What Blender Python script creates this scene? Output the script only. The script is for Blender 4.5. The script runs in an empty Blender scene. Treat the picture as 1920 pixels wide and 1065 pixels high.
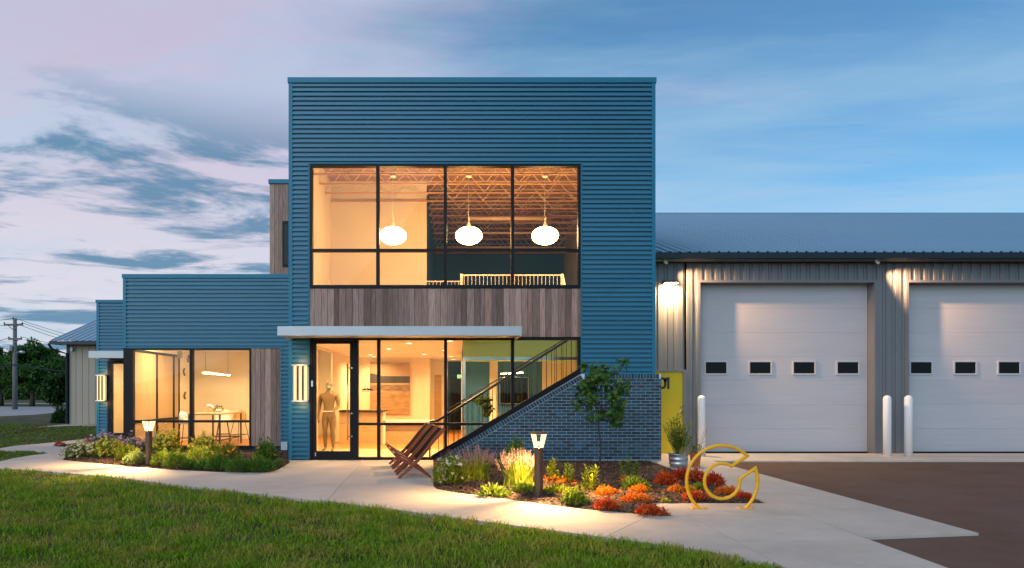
import bpy, bmesh, math, random
import numpy as np
from mathutils import Vector, Matrix
R = math.radians
random.seed(7); rng = np.random.default_rng(7)
sc = bpy.context.scene
C = sc.collection

# ------------------------------------------------------------------ camera, sky, sun, exposure
CAM_H, CAM_D, F = 1.49, 15.0, 1281.0          # eye height, distance to the facade, focal length in photo pixels
VX, VY = 860.0, 735.0                          # vanishing point of the view axis in the photo
cam = bpy.data.cameras.new('camera'); camo = bpy.data.objects.new('camera', cam); C.objects.link(camo)
camo.location = (0, -CAM_D, CAM_H); camo.rotation_euler = (R(90), 0, 0)
cam.lens = F / 1920 * 36; cam.sensor_width = 36
cam.shift_x = (960 - VX) / 1920; cam.shift_y = (VY - 532.5) / 1920
cam.clip_start = .05; cam.clip_end = 3000
sc.camera = camo

SUN_EL, SUN_AZ = 30.0, 212.0                   # soft light from behind the camera and to its left
world = bpy.data.worlds.new('World'); sc.world = world; world.use_nodes = True
def build_world():
    nt = world.node_tree; N = nt.nodes; L = nt.links
    bg = N['Background']; bg.inputs[1].default_value = .108
    sky = N.new('ShaderNodeTexSky'); sky.sky_type = 'NISHITA'; sky.sun_disc = False
    sky.sun_elevation = R(SUN_EL); sky.sun_rotation = R(SUN_AZ)
    sky.air_density = 1.0; sky.dust_density = 1.0; sky.ozone_density = 5.0
    tc = N.new('ShaderNodeTexCoord'); sep = N.new('ShaderNodeSeparateXYZ'); L.new(tc.outputs['Generated'], sep.inputs[0])
    def math_(op, a, b=None, c=None):
        n = N.new('ShaderNodeMath'); n.operation = op
        for i, v in enumerate((a, b, c)):
            if v is None: continue
            if isinstance(v, (int, float)): n.inputs[i].default_value = v
            else: L.new(v, n.inputs[i])
        return n.outputs[0]
    def mixc(f, a, b, bt='MIX'):
        n = N.new('ShaderNodeMix'); n.data_type = 'RGBA'; n.blend_type = bt
        for s, v in ((n.inputs[0], f), (n.inputs[6], a), (n.inputs[7], b)):
            if isinstance(v, (int, float)): s.default_value = v
            elif isinstance(v, tuple): s.default_value = v
            else: L.new(v, s)
        return n.outputs[2]
    def ramp(v, a, b):
        n = N.new('ShaderNodeMapRange'); n.interpolation_type = 'SMOOTHSTEP'
        L.new(v, n.inputs[0]); n.inputs[1].default_value = a; n.inputs[2].default_value = b
        return n.outputs[0]
    x, y, z = sep.outputs
    zz = math_('MAXIMUM', z, .0)
    den = math_('ADD', zz, .13)
    u = math_('DIVIDE', x, den); v = math_('DIVIDE', y, den)
    def noise(sx, sy, scale, detail, rough, dist, off, shear=0):
        cb = N.new('ShaderNodeCombineXYZ')
        uu = math_('ADD', math_('MULTIPLY', u, sx), math_('MULTIPLY', v, shear))
        L.new(uu, cb.inputs[0]); L.new(math_('MULTIPLY', v, sy), cb.inputs[1]); cb.inputs[2].default_value = off
        n = N.new('ShaderNodeTexNoise'); n.inputs['Scale'].default_value = scale; n.inputs['Detail'].default_value = detail
        n.inputs['Roughness'].default_value = rough; n.inputs['Distortion'].default_value = dist
        L.new(cb.outputs[0], n.inputs['Vector']); return n.outputs['Fac']
    base = mixc(1.0, sky.outputs[0], (.92, 1.28, 1.24, 1), 'MULTIPLY')
    # a broad bank of high pale cloud towards the west (left), thinning into streaks
    west = ramp(math_('SUBTRACT', math_('MULTIPLY', y, .35), math_('ADD', x, 0.0)), -.15, .72)
    hi = noise(.5, 1.0, 1.7, 8, .55, .45, 3.1, .35)
    pale = ramp(math_('ADD', hi, math_('MULTIPLY', west, .42)), .50, .86)
    lav = mixc(ramp(z, .10, .46), (7.0, 6.4, 7.0, 1), (5.6, 4.7, 6.2, 1))
    col = mixc(math_('MULTIPLY', pale, .86), base, lav)
    streak = noise(.55, 1.2, 1.6, 8, .58, .25, 11.0, .6)
    col = mixc(math_('MULTIPLY', ramp(streak, .36, .72), .55), col, (3.6, 5.4, 6.8, 1))
    # lower dark blue-grey cloud bands, only where the bank stands
    lo = noise(.70, 1.0, 2.3, 10, .62, .35, 4.7, -.35)
    low = math_('MULTIPLY', ramp(lo, .47, .60), ramp(math_('ADD', z, math_('MULTIPLY', west, -.04)), .37, .26))
    low = math_('MULTIPLY', low, ramp(west, .35, .80))
    col = mixc(math_('MULTIPLY', low, .88), col, (.75, 2.1, 3.5, 1))
    L.new(col, bg.inputs[0])
build_world()
sun = bpy.data.lights.new('sun', 'SUN'); suno = bpy.data.objects.new('sun', sun); C.objects.link(suno)
sun.energy = 1.15; sun.angle = R(60); sun.color = (.96, .95, 1.0)
suno.rotation_euler = Vector((-math.sin(R(SUN_AZ)), -math.cos(R(SUN_AZ)), -math.tan(R(SUN_EL)))).to_track_quat('-Z', 'Y').to_euler()
suno.location = (-8, -20, 14)
vs = sc.view_settings; vs.view_transform = 'Standard'; vs.look = 'None'; vs.exposure = 0.12; vs.gamma = 1.0; vs.use_curve_mapping = False
sc.render.engine = 'CYCLES'
sc.cycles.use_denoising = True
sc.cycles.max_bounces = 8; sc.cycles.diffuse_bounces = 4; sc.cycles.glossy_bounces = 4
sc.cycles.transmission_bounces = 4; sc.cycles.transparent_max_bounces = 24
sc.cycles.sample_clamp_indirect = 6.0; sc.cycles.caustics_reflective = False; sc.cycles.caustics_refractive = False

# ------------------------------------------------------------------ helpers
def PX(px, Y): return (px - VX) * (CAM_D + Y) / F
def PZ(py, Y): return CAM_H - (py - VY) * (CAM_D + Y) / F
def G(px, py):
    d = CAM_H * F / (py - VY); return ((px - VX) * d / F, d - CAM_D)

class MB:
    def __init__(s): s.v = []; s.f = []
    def add(s, vs, fs):
        b = len(s.v); s.v += [tuple(p) for p in vs]; s.f += [tuple(b + i for i in f) for f in fs]; return s
    def box(s, x0, x1, y0, y1, z0, z1):
        return s.add([(x0,y0,z0),(x1,y0,z0),(x1,y1,z0),(x0,y1,z0),(x0,y0,z1),(x1,y0,z1),(x1,y1,z1),(x0,y1,z1)],
                     [(3,2,1,0),(4,5,6,7),(0,1,5,4),(1,2,6,5),(2,3,7,6),(3,0,4,7)])
    def bar(s, a, b, w, h, up=(0,0,1)):
        a = Vector(a); b = Vector(b); d = (b - a).normalized(); u = Vector(up)
        r = d.cross(u)
        if r.length < 1e-4: r = d.cross(Vector((1,0,0)))
        r.normalize(); u = r.cross(d).normalized()
        o = [(-w/2,-h/2),(w/2,-h/2),(w/2,h/2),(-w/2,h/2)]
        vs = [a + r*p + u*q for p, q in o] + [b + r*p + u*q for p, q in o]
        return s.add(vs, [(3,2,1,0),(4,5,6,7),(0,1,5,4),(1,2,6,5),(2,3,7,6),(3,0,4,7)])
    def tube(s, pts, rad, n=8, caps=True):
        pts = [Vector(p) for p in pts]; m = len(pts)
        rs = rad if isinstance(rad, (list, tuple)) else [rad]*m
        vs = []; prev = None
        for i, p in enumerate(pts):
            t = (pts[min(i+1, m-1)] - pts[max(i-1, 0)])
            if t.length < 1e-9: t = Vector((0,0,1))
            t.normalize()
            if prev is None: prev = t.orthogonal().normalized()
            u = (prev - t * prev.dot(t))
            if u.length < 1e-6: u = t.orthogonal()
            u.normalize(); prev = u; w = t.cross(u)
            for k in range(n):
                a = 2*math.pi*k/n; vs.append(p + (u*math.cos(a) + w*math.sin(a))*rs[i])
        fs = []
        for i in range(m-1):
            for k in range(n):
                a = i*n + k; b = i*n + (k+1) % n; fs.append((a, b, b+n, a+n))
        if caps: fs.append(tuple(range(n-1, -1, -1))); fs.append(tuple((m-1)*n + k for k in range(n)))
        return s.add(vs, fs)
    def lathe(s, prof, n=24, c=(0,0,0), sx=1, sy=1):
        vs = []
        for r, z in prof:
            for k in range(n):
                a = 2*math.pi*k/n; vs.append((c[0]+r*math.cos(a)*sx, c[1]+r*math.sin(a)*sy, c[2]+z))
        fs = []
        for i in range(len(prof)-1):
            for k in range(n):
                a = i*n+k; b = i*n+(k+1) % n; fs.append((a, b, b+n, a+n))
        fs.append(tuple(range(n-1, -1, -1))); m = (len(prof)-1)*n; fs.append(tuple(m+k for k in range(n)))
        return s.add(vs, fs)
    def prism_xz(s, poly, y0, y1):
        n = len(poly); vs = [(x, y0, z) for x, z in poly] + [(x, y1, z) for x, z in poly]
        area = sum(poly[i][0]*poly[(i+1)%n][1] - poly[(i+1)%n][0]*poly[i][1] for i in range(n))
        idx = list(range(n)) if area > 0 else list(range(n-1, -1, -1))
        fs = [tuple(idx), tuple(i+n for i in reversed(idx))]
        for k in range(n):
            a, b = idx[k], idx[(k+1) % n]; fs.append((b, a, a+n, b+n))
        return s.add(vs, fs)
    def prism_yz(s, poly, x0, x1):
        m = MB().prism_xz(poly, 0, 1)
        return s.add([(x0 + (x1-x0)*y, x, z) for x, y, z in m.v], [tuple(reversed(f)) for f in m.f])
    def prism_xy(s, poly, z0, z1):
        n = len(poly); area = sum(poly[i][0]*poly[(i+1)%n][1] - poly[(i+1)%n][0]*poly[i][1] for i in range(n))
        p = poly if area > 0 else poly[::-1]
        vs = [(x, y, z0) for x, y in p] + [(x, y, z1) for x, y in p]
        fs = [tuple(range(n-1, -1, -1)), tuple(n+i for i in range(n))]
        for k in range(n): fs.append((k, (k+1) % n, (k+1) % n + n, k+n))
        return s.add(vs, fs)

def mesh_of(mb, name, tri=False):
    me = bpy.data.meshes.new(name); me.from_pydata([tuple(v) for v in mb.v], [], mb.f)
    if tri:
        bm = bmesh.new(); bm.from_mesh(me); bmesh.ops.triangulate(bm, faces=bm.faces[:], ngon_method='EAR_CLIP'); bm.to_mesh(me); bm.free()
    return me
def wloc(o):
    v = Vector((0,0,0))
    while o is not None: v += o.location; o = o.parent
    return v
def link(name, me, m=None, parent=None, smooth=False, local=False):
    """links a mesh; its vertices are world coordinates unless local"""
    if parent is not None and not local:
        w = wloc(parent)
        if w.length > 1e-9: me.transform(Matrix.Translation(-w))
    if m is not None and not me.materials: me.materials.append(m)
    if smooth:
        me.polygons.foreach_set('use_smooth', [True]*len(me.polygons))
    o = bpy.data.objects.new(name, me); C.objects.link(o); o.parent = parent
    return o
def build(mb, name, m, parent=None, smooth=False, local=False, tri=False):
    return link(name, mesh_of(mb, name, tri), m, parent, smooth, local)
def smooth_by_angle(o, ang=35):
    bm = bmesh.new(); bm.from_mesh(o.data); lim = R(ang)
    for f in bm.faces: f.smooth = True
    for e in bm.edges: e.smooth = not (len(e.link_faces) == 2 and e.calc_face_angle(0) > lim)
    bm.to_mesh(o.data); bm.free(); return o
def thing(name, label, cat, loc=(0,0,0), rz=0, group=None):
    o = bpy.data.objects.new(name, None); o.empty_display_size = .1; C.objects.link(o)
    o.location = loc; o.rotation_euler = (0,0,rz); return tag(o, label, cat, group)
def tag(o, label, cat, group=None):
    o['label'] = label; o['category'] = cat
    if group: o['group'] = group
    return o
def structure(o, label=None):
    o['kind'] = 'structure'
    if label: o['label'] = label
    return o
def dup(root, loc, rz=0, label=None):
    r = root.copy(); C.objects.link(r); r.location = loc; r.rotation_euler = (0,0,rz)
    if label: r['label'] = label
    for ch in list(root.children):
        c = ch.copy(); C.objects.link(c); c.parent = r
        for g in list(ch.children):
            d = g.copy(); C.objects.link(d); d.parent = c
    return r
def bevel(o, w=.006, seg=2):
    md = o.modifiers.new('bevel', 'BEVEL'); md.width = w; md.segments = seg; md.limit_method = 'ANGLE'; return o

# ------------------------------------------------------------------ materials
def mat(name, c, rough=.5, metal=0., var=.12, vs=3., bump=0., bs=60., orand=0., stretch=(1,1,1), spec=.5, detail=6., nrough=.6, rvar=0., irand=0., bdist=.01, c2=None):
    m = bpy.data.materials.new(name); m.use_nodes = True; nt = m.node_tree; N = nt.nodes; L = nt.links
    b = N['Principled BSDF']; b.inputs['Roughness'].default_value = rough; b.inputs['Metallic'].default_value = metal
    b.inputs['Specular IOR Level'].default_value = spec
    tc = N.new('ShaderNodeTexCoord'); mp = N.new('ShaderNodeMapping'); mp.inputs['Scale'].default_value = stretch
    L.new(tc.outputs['Object'], mp.inputs[0]); vec = mp.outputs[0]
    if orand:
        oi = N.new('ShaderNodeObjectInfo'); ad = N.new('ShaderNodeVectorMath'); ad.operation = 'MULTIPLY_ADD'
        cb = N.new('ShaderNodeCombineXYZ')
        for i in range(3): L.new(oi.outputs['Random'], cb.inputs[i])
        L.new(cb.outputs[0], ad.inputs[0]); ad.inputs[1].default_value = (37., 53., 71.); L.new(vec, ad.inputs[2]); vec = ad.outputs[0]
    nz = N.new('ShaderNodeTexNoise'); nz.inputs['Scale'].default_value = vs; nz.inputs['Detail'].default_value = detail
    nz.inputs['Roughness'].default_value = nrough
    L.new(vec, nz.inputs['Vector'])
    mr = N.new('ShaderNodeMapRange'); L.new(nz.outputs['Fac'], mr.inputs[0]); mr.inputs[1].default_value = .28; mr.inputs[2].default_value = .72
    mr.inputs[3].default_value = 1 - var; mr.inputs[4].default_value = 1 + var
    val = mr.outputs[0]
    def mul(a, bsock):
        n = N.new('ShaderNodeMath'); n.operation = 'MULTIPLY'; L.new(a, n.inputs[0]); L.new(bsock, n.inputs[1]); return n.outputs[0]
    def rr(sock, amt):
        n = N.new('ShaderNodeMapRange'); L.new(sock, n.inputs[0]); n.inputs[3].default_value = 1 - amt; n.inputs[4].default_value = 1 + amt; return n.outputs[0]
    if orand: val = mul(val, rr(oi.outputs['Random'], orand))
    if irand:
        ge = N.new('ShaderNodeNewGeometry'); val = mul(val, rr(ge.outputs['Random Per Island'], irand))
    mx = N.new('ShaderNodeMix'); mx.data_type = 'RGBA'; mx.blend_type = 'MULTIPLY'; mx.inputs[0].default_value = 1
    mx.inputs[6].default_value = (*c, 1)
    if c2 is not None:
        m2 = N.new('ShaderNodeMix'); m2.data_type = 'RGBA'; m2.inputs[6].default_value = (*c, 1); m2.inputs[7].default_value = (*c2, 1)
        if irand: L.new(ge.outputs['Random Per Island'], m2.inputs[0])
        elif orand: 
            fr = N.new('ShaderNodeMath'); fr.operation = 'FRACT'; mm = N.new('ShaderNodeMath'); mm.operation = 'MULTIPLY'
            L.new(oi.outputs['Random'], mm.inputs[0]); mm.inputs[1].default_value = 7.31; L.new(mm.outputs[0], fr.inputs[0]); L.new(fr.outputs[0], m2.inputs[0])
        else:
            mr2 = N.new('ShaderNodeMapRange'); L.new(nz.outputs['Fac'], mr2.inputs[0]); mr2.inputs[1].default_value = .35; mr2.inputs[2].default_value = .65; L.new(mr2.outputs[0], m2.inputs[0])
        L.new(m2.outputs[2], mx.inputs[6])
    L.new(val, mx.inputs[7]); L.new(mx.outputs[2], b.inputs['Base Color'])
    if rvar:
        r2 = N.new('ShaderNodeMapRange'); L.new(nz.outputs['Fac'], r2.inputs[0]); r2.inputs[3].default_value = max(.02, rough - rvar); r2.inputs[4].default_value = min(1, rough + rvar)
        L.new(r2.outputs[0], b.inputs['Roughness'])
    if bump:
        n2 = N.new('ShaderNodeTexNoise'); n2.inputs['Scale'].default_value = bs; n2.inputs['Detail'].default_value = 4
        L.new(vec, n2.inputs['Vector']); bp = N.new('ShaderNodeBump'); bp.inputs['Strength'].default_value = bump; bp.inputs['Distance'].default_value = bdist
        L.new(n2.outputs['Fac'], bp.inputs['Height']); L.new(bp.outputs[0], b.inputs['Normal'])
    return m
def leafmat(name, dark, light, trans=.3, rough=.55, patch=None):
    m = bpy.data.materials.new(name); m.use_nodes = True; nt = m.node_tree; N = nt.nodes; L = nt.links
    b = N['Principled BSDF']; out = N['Material Output']; b.inputs['Roughness'].default_value = rough; b.inputs['Specular IOR Level'].default_value = .3
    ge = N.new('ShaderNodeNewGeometry'); mx = N.new('ShaderNodeMix'); mx.data_type = 'RGBA'
    mx.inputs[6].default_value = (*dark, 1); mx.inputs[7].default_value = (*light, 1); L.new(ge.outputs['Random Per Island'], mx.inputs[0])
    colr = mx.outputs[2]
    if patch:
        tc = N.new('ShaderNodeTexCoord'); nz = N.new('ShaderNodeTexNoise'); nz.inputs['Scale'].default_value = patch[1]; nz.inputs['Detail'].default_value = 5
        nz.inputs['Roughness'].default_value = .65
        L.new(tc.outputs['Object'], nz.inputs['Vector'])
        mr = N.new('ShaderNodeMapRange'); L.new(nz.outputs['Fac'], mr.inputs[0]); mr.inputs[1].default_value = patch[2]; mr.inputs[2].default_value = patch[3]
        ml = N.new('ShaderNodeMath'); ml.operation = 'MULTIPLY'; L.new(mr.outputs[0], ml.inputs[0])
        ra = N.new('ShaderNodeMapRange'); L.new(ge.outputs['Random Per Island'], ra.inputs[0]); ra.inputs[3].default_value = .35; L.new(ra.outputs[0], ml.inputs[1])
        m3 = N.new('ShaderNodeMix'); m3.data_type = 'RGBA'; L.new(ml.outputs[0], m3.inputs[0]); L.new(colr, m3.inputs[6]); m3.inputs[7].default_value = (*patch[0], 1)
        colr = m3.outputs[2]
    L.new(colr, b.inputs['Base Color'])
    tr = N.new('ShaderNodeBsdfTranslucent'); L.new(colr, tr.inputs[0]); ms = N.new('ShaderNodeMixShader'); ms.inputs[0].default_value = trans
    L.new(b.outputs[0], ms.inputs[1]); L.new(tr.outputs[0], ms.inputs[2]); L.new(ms.outputs[0], out.inputs[0])
    return m
def emis(name, c, s):
    m = bpy.data.materials.new(name); m.use_nodes = True; nt = m.node_tree; N = nt.nodes
    for n in list(N):
        if n.type == 'BSDF_PRINCIPLED': N.remove(n)
    e = N.new('ShaderNodeEmission'); e.inputs[0].default_value = (*c, 1); e.inputs[1].default_value = s
    nt.links.new(e.outputs[0], N['Material Output'].inputs[0]); return m
def glassmat(name, tint=(.93,.96,.95), refl=1.0):
    m = bpy.data.materials.new(name); m.use_nodes = True; nt = m.node_tree; N = nt.nodes; L = nt.links
    for n in list(N):
        if n.type == 'BSDF_PRINCIPLED': N.remove(n)
    t = N.new('ShaderNodeBsdfTransparent'); t.inputs[0].default_value = (*tint, 1); g = N.new('ShaderNodeBsdfGlossy'); g.inputs['Roughness'].default_value = .01
    fr = N.new('ShaderNodeFresnel'); fr.inputs[0].default_value = 1.45
    ml = N.new('ShaderNodeMath'); ml.operation = 'MULTIPLY'; L.new(fr.outputs[0], ml.inputs[0]); ml.inputs[1].default_value = refl
    ge = N.new('ShaderNodeNewGeometry'); inv = N.new('ShaderNodeMath'); inv.operation = 'SUBTRACT'; inv.inputs[0].default_value = 1.0; L.new(ge.outputs['Backfacing'], inv.inputs[1])
    m2 = N.new('ShaderNodeMath'); m2.operation = 'MULTIPLY'; L.new(ml.outputs[0], m2.inputs[0]); L.new(inv.outputs[0], m2.inputs[1]); ml = m2     # only the outer skin mirrors
    ms = N.new('ShaderNodeMixShader'); L.new(ml.outputs[0], ms.inputs[0]); L.new(t.outputs[0], ms.inputs[1]); L.new(g.outputs[0], ms.inputs[2])
    L.new(ms.outputs[0], N['Material Output'].inputs[0]); return m

M = {}
M['siding'] = mat('teal_painted_siding', (.027,.160,.265), .40, .1, var=.09, vs=.8, rvar=.08, bump=.03, bs=6, stretch=(.6,.6,3), spec=.5)
M['trim'] = mat('teal_painted_trim', (.016,.165,.27), .42, .1, var=.05, vs=1.2, spec=.3)
M['frame'] = mat('black_anodised_aluminium', (.004,.0045,.007), .45, 0, var=.1, vs=2, spec=.22)
M['wood'] = mat('weathered_cedar', (.25,.150,.112), .75, 0, var=.5, vs=2.2, orand=.42, stretch=(26,26,1.3), bump=.35, bs=3, c2=(.33,.225,.185), detail=9)
M['canopy'] = mat('brushed_silver_metal', (.46,.50,.55), .42, .35, var=.06, vs=1.5)
M['brick'] = mat('glazed_blue_brick', (.006,.034,.062), .42, 0, var=.25, vs=9, orand=.35, bump=.15, bs=60, c2=(.015,.078,.125), rvar=.1, bdist=.003)
M['brick_field'] = mat('glazed_blue_brick_field', (.006,.034,.062), .42, 0, var=.25, vs=9, irand=.35, bump=.15, bs=60, c2=(.015,.078,.125), rvar=.1, bdist=.003)
M['mortar'] = mat('pale_mortar', (.56,.58,.64), .9, 0, var=.12, vs=8, bump=.2, bs=90, bdist=.003)
M['foundation'] = mat('dark_foundation', (.03,.035,.045), .85, var=.2, vs=6, bump=.2)
M['wall'] = mat('cream_painted_wall', (.76,.71,.60), .7, var=.03, vs=1.2)
M['ceiling'] = mat('white_ceiling_tile', (.78,.75,.68), .85, var=.02, vs=2)
M['green'] = mat('lime_green_paint', (.46,.70,.16), .7, var=.03, vs=1)
M['navy'] = mat('navy_blue_paint', (.012,.11,.28), .65, var=.08, vs=.8)
M['floor_wood'] = mat('orange_oak_floor', (.46,.20,.055), .35, var=.18, vs=2, stretch=(1,8,1))
M['floor_tile'] = mat('tan_floor_tile', (.40,.34,.22), .4, var=.1, vs=2)
M['deck'] = mat('brown_roof_deck', (.44,.26,.17), .7, var=.15, vs=3, stretch=(1,6,1))
M['chord'] = mat('brown_painted_chord', (.50,.29,.16), .55, 0, var=.1, vs=2)
M['steel'] = mat('cream_painted_steel', (.74,.62,.48), .5, 0, var=.08, vs=2)
M['black'] = mat('black_metal', (.007,.007,.009), .45, 0, var=.1, spec=.25)
M['chrome'] = mat('stainless_steel', (.6,.6,.6), .22, 1, var=.04)
M['glass'] = glassmat('window_glass')
M['glass_in'] = glassmat('partition_glass', (.96,.98,.96), .5)
M['darkglass'] = mat('dark_window_glass', (.003,.004,.008), .06, 0, var=.05, spec=.18)
M['white'] = mat('white_paint', (.78,.78,.80), .42, var=.03, vs=2)
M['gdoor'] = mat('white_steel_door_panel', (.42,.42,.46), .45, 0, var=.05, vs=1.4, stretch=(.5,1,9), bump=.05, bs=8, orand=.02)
M['gframe'] = mat('door_window_frame', (.48,.47,.50), .45, var=.03)
M['tan'] = mat('grey_metal_panel', (.175,.18,.195), .42, .25, var=.06, vs=1.2, rvar=.06)
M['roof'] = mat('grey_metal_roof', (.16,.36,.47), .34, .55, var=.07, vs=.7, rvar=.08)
M['gutter'] = mat('dark_gutter', (.012,.022,.032), .4, .3, var=.1)
M['yellow_door'] = mat('yellow_painted_door', (.62,.46,.008), .45, var=.04, vs=1.5)
M['yellow'] = mat('yellow_powder_coat', (.80,.40,.006), .28, 0, var=.06, vs=6, rvar=.06)
M['concrete'] = mat('broom_finished_concrete', (.46,.41,.355), .85, 0, var=.17, vs=1.1, bump=.12, bs=70, orand=.05, nrough=.70, detail=12, bdist=.004)
M['asphalt'] = mat('worn_asphalt', (.165,.092,.060), .92, 0, spec=.2, var=.45, vs=.8, bump=.8, bs=110, nrough=.78, detail=15, bdist=.008, c2=(.105,.072,.058))
M['road'] = mat('far_road', (.30,.30,.31), .9, var=.08, vs=.2)
M['mulch'] = mat('dark_bark_mulch', (.040,.022,.015), .95, 0, var=.5, vs=14, bump=1.0, bs=45, bdist=.03)
M['chip'] = mat('bark_chips', (.035,.018,.012), .9, 0, var=.2, irand=.5, c2=(.10,.055,.035))
M['bronze'] = mat('bronze_painted_post', (.085,.055,.04), .45, .3, var=.08, vs=3)
M['mahogany'] = mat('oiled_mahogany', (.22,.050,.024), .38, 0, var=.3, vs=2.5, stretch=(3,18,18), orand=.15)
M['sling'] = mat('dark_stained_back_board', (.007,.004,.005), .8, 0, var=.3, vs=4, spec=.04)
M['galv'] = mat('galvanised_steel', (.42,.44,.47), .35, .8, var=.15, vs=5, rvar=.1)
M['terracotta'] = mat('orange_terracotta', (.42,.10,.03), .75, var=.12, vs=4)
M['mannequin'] = mat('tan_mannequin_skin', (.20,.14,.08), .38, 0, var=.05, vs=3)
M['mask'] = mat('green_mask_fabric', (.22,.34,.25), .8, var=.05)
M['oak'] = mat('light_oak', (.48,.33,.17), .5, var=.15, vs=2, stretch=(1,10,10))
M['shade'] = mat('tan_roller_shade', (.42,.31,.20), .8, var=.05, vs=1)
M['tanwall'] = mat('beige_steel_siding', (.34,.29,.23), .5, .1, var=.05, vs=.6)
M['pole'] = mat('weathered_pole_wood', (.17,.16,.16), .85, var=.25, vs=2, stretch=(8,8,.6))
M['wire'] = mat('wire', (.03,.03,.035), .6)
M['bark'] = mat('tree_bark', (.055,.042,.032), .9, var=.35, vs=5, stretch=(4,4,.8), bump=.6, bs=25, bdist=.02)
M['stem'] = mat('green_stem', (.07,.11,.03), .7, var=.2)
M['plaster_art'] = mat('brown_ceramic', (.16,.09,.05), .5, var=.4, vs=8)
M['print'] = mat('dark_print', (.03,.028,.03), .6)
WARM = (1.0, .55, .21)
M['pendant'] = emis('pendant_glow', (1.0,.53,.175), 54)
M['tube'] = emis('fluorescent_tube_glow', (1.0,.66,.32), 70)
M['sconce'] = emis('sconce_tube_glow', (1.0,.60,.25), 2.0)
M['lens'] = emis('bollard_lens_glow', (1.0,.60,.24), 3.2)
M['can'] = emis('downlight_glow', (1.0,.72,.40), 12)
M['exit'] = emis('exit_sign_glow', (.25,1.0,.35), 3)
M['pack'] = emis('wall_pack_glow', (1.0,.72,.34), 90)
M['flood'] = emis('flood_lens_glow', (1.0,.74,.45), 14)

def area_light(name, loc, size, watts, parent, color=WARM, spread=180, rot=(0,0,0), shape='DISK'):
    l = bpy.data.lights.new(name, 'AREA'); l.shape = shape; l.size = size; l.energy = watts; l.color = color; l.spread = R(spread)
    o = bpy.data.objects.new(name, l); C.objects.link(o); o.parent = parent
    o.location = Vector(loc) - (wloc(parent) if parent else Vector((0,0,0))); o.rotation_euler = rot; return o

# ------------------------------------------------------------------ leaf and grass geometry
def leafmesh(name, P, D, Nn, Ln, Wd, m, parent=None, fold=.12, local=True, lobed=False):
    P = np.asarray(P, float); D = np.asarray(D, float); Nn = np.asarray(Nn, float); n = len(P)
    D = D / (np.linalg.norm(D, axis=1, keepdims=True) + 1e-9)
    S = np.cross(D, Nn); S /= (np.linalg.norm(S, axis=1, keepdims=True) + 1e-9); U = np.cross(S, D)
    Ln = np.broadcast_to(np.asarray(Ln, float), (n,))[:, None]; Wd = np.broadcast_to(np.asarray(Wd, float), (n,))[:, None]
    if lobed:
        prof = [(0,0,0), (.18,.55,.06), (.34,.34,.05), (.58,.60,.10), (.66,.26,.04), (1.0,0,-.06), (.66,-.26,.04), (.58,-.60,.10), (.34,-.34,.05), (.18,-.55,.06)]
        V = np.stack([P + D*Ln*a + S*Wd*b + U*Ln*c for a, b, c in prof], 1)
        tri = [(0,1,2),(0,2,5),(2,3,4),(2,4,5),(0,5,8),(5,6,8),(6,7,8),(0,8,9)]
    else:
        prof = [(0,0,0), (.42,.5,fold), (1.0,0,-fold*.6), (.42,-.5,fold)]
        V = np.stack([P + D*Ln*a + S*Wd*b + U*Ln*c for a, b, c in prof], 1)
        tri = [(0,1,2),(0,2,3)]
    k = len(prof); base = (np.arange(n)*k)[:, None, None]
    Fc = (np.array(tri)[None] + base).reshape(-1, 3)
    return rawmesh(name, V.reshape(-1, 3), Fc, m, parent, local)
def rawmesh(name, V, Fc, m, parent=None, local=True):
    me = bpy.data.meshes.new(name); nv = len(V); nf = len(Fc)
    me.vertices.add(nv); me.vertices.foreach_set('co', np.ascontiguousarray(V, dtype=np.float32).ravel())
    me.loops.add(nf*3); me.loops.foreach_set('vertex_index', np.ascontiguousarray(Fc, dtype=np.int32).ravel())
    me.polygons.add(nf); me.polygons.foreach_set('loop_start', np.arange(0, nf*3, 3, dtype=np.int32))
    try: me.polygons.foreach_set('loop_total', np.full(nf, 3, dtype=np.int32))
    except Exception: pass
    me.update(calc_edges=True); me.validate()
    return link(name, me, m, parent, local=local)
def blades(name, P, H, W, lean, m, parent=None, local=True, segs=2):
    """tapered curved blades standing at P"""
    n = len(P); P = np.asarray(P, float); a = rng.uniform(0, 2*np.pi, n); dirv = np.stack([np.cos(a), np.sin(a), np.zeros(n)], 1)
    t = rng.uniform(0, 2*np.pi, n); side = np.stack([np.cos(t), np.sin(t), np.zeros(n)], 1)
    H = np.broadcast_to(H, (n,))[:, None]; W = np.broadcast_to(W, (n,))[:, None]; lean = np.broadcast_to(lean, (n,))[:, None]
    up = np.array([0, 0, 1.0])
    mid = P + up*H*.55 + dirv*H*lean*.35; tip = P + up*H*(1 - .25*np.minimum(lean, 1.2)) + dirv*H*lean
    V = np.stack([P - side*W/2, P + side*W/2, mid - side*W*.4, mid + side*W*.4, tip], 1)
    base = (np.arange(n)*5)[:, None, None]; Fc = (np.array([(0,1,3),(0,3,2),(2,3,4)])[None] + base).reshape(-1, 3)
    return rawmesh(name, V.reshape(-1, 3), Fc, m, parent, local)
def in_poly(x, y, poly):
    x = np.asarray(x); y = np.asarray(y); r = np.zeros(x.shape, bool); n = len(poly)
    for i in range(n):
        x0, y0 = poly[i]; x1, y1 = poly[(i+1) % n]
        c = ((y0 > y) != (y1 > y)) & (x < (x1 - x0)*(y - y0)/((y1 - y0) if abs(y1-y0) > 1e-9 else 1e-9) + x0); r ^= c
    return r
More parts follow.
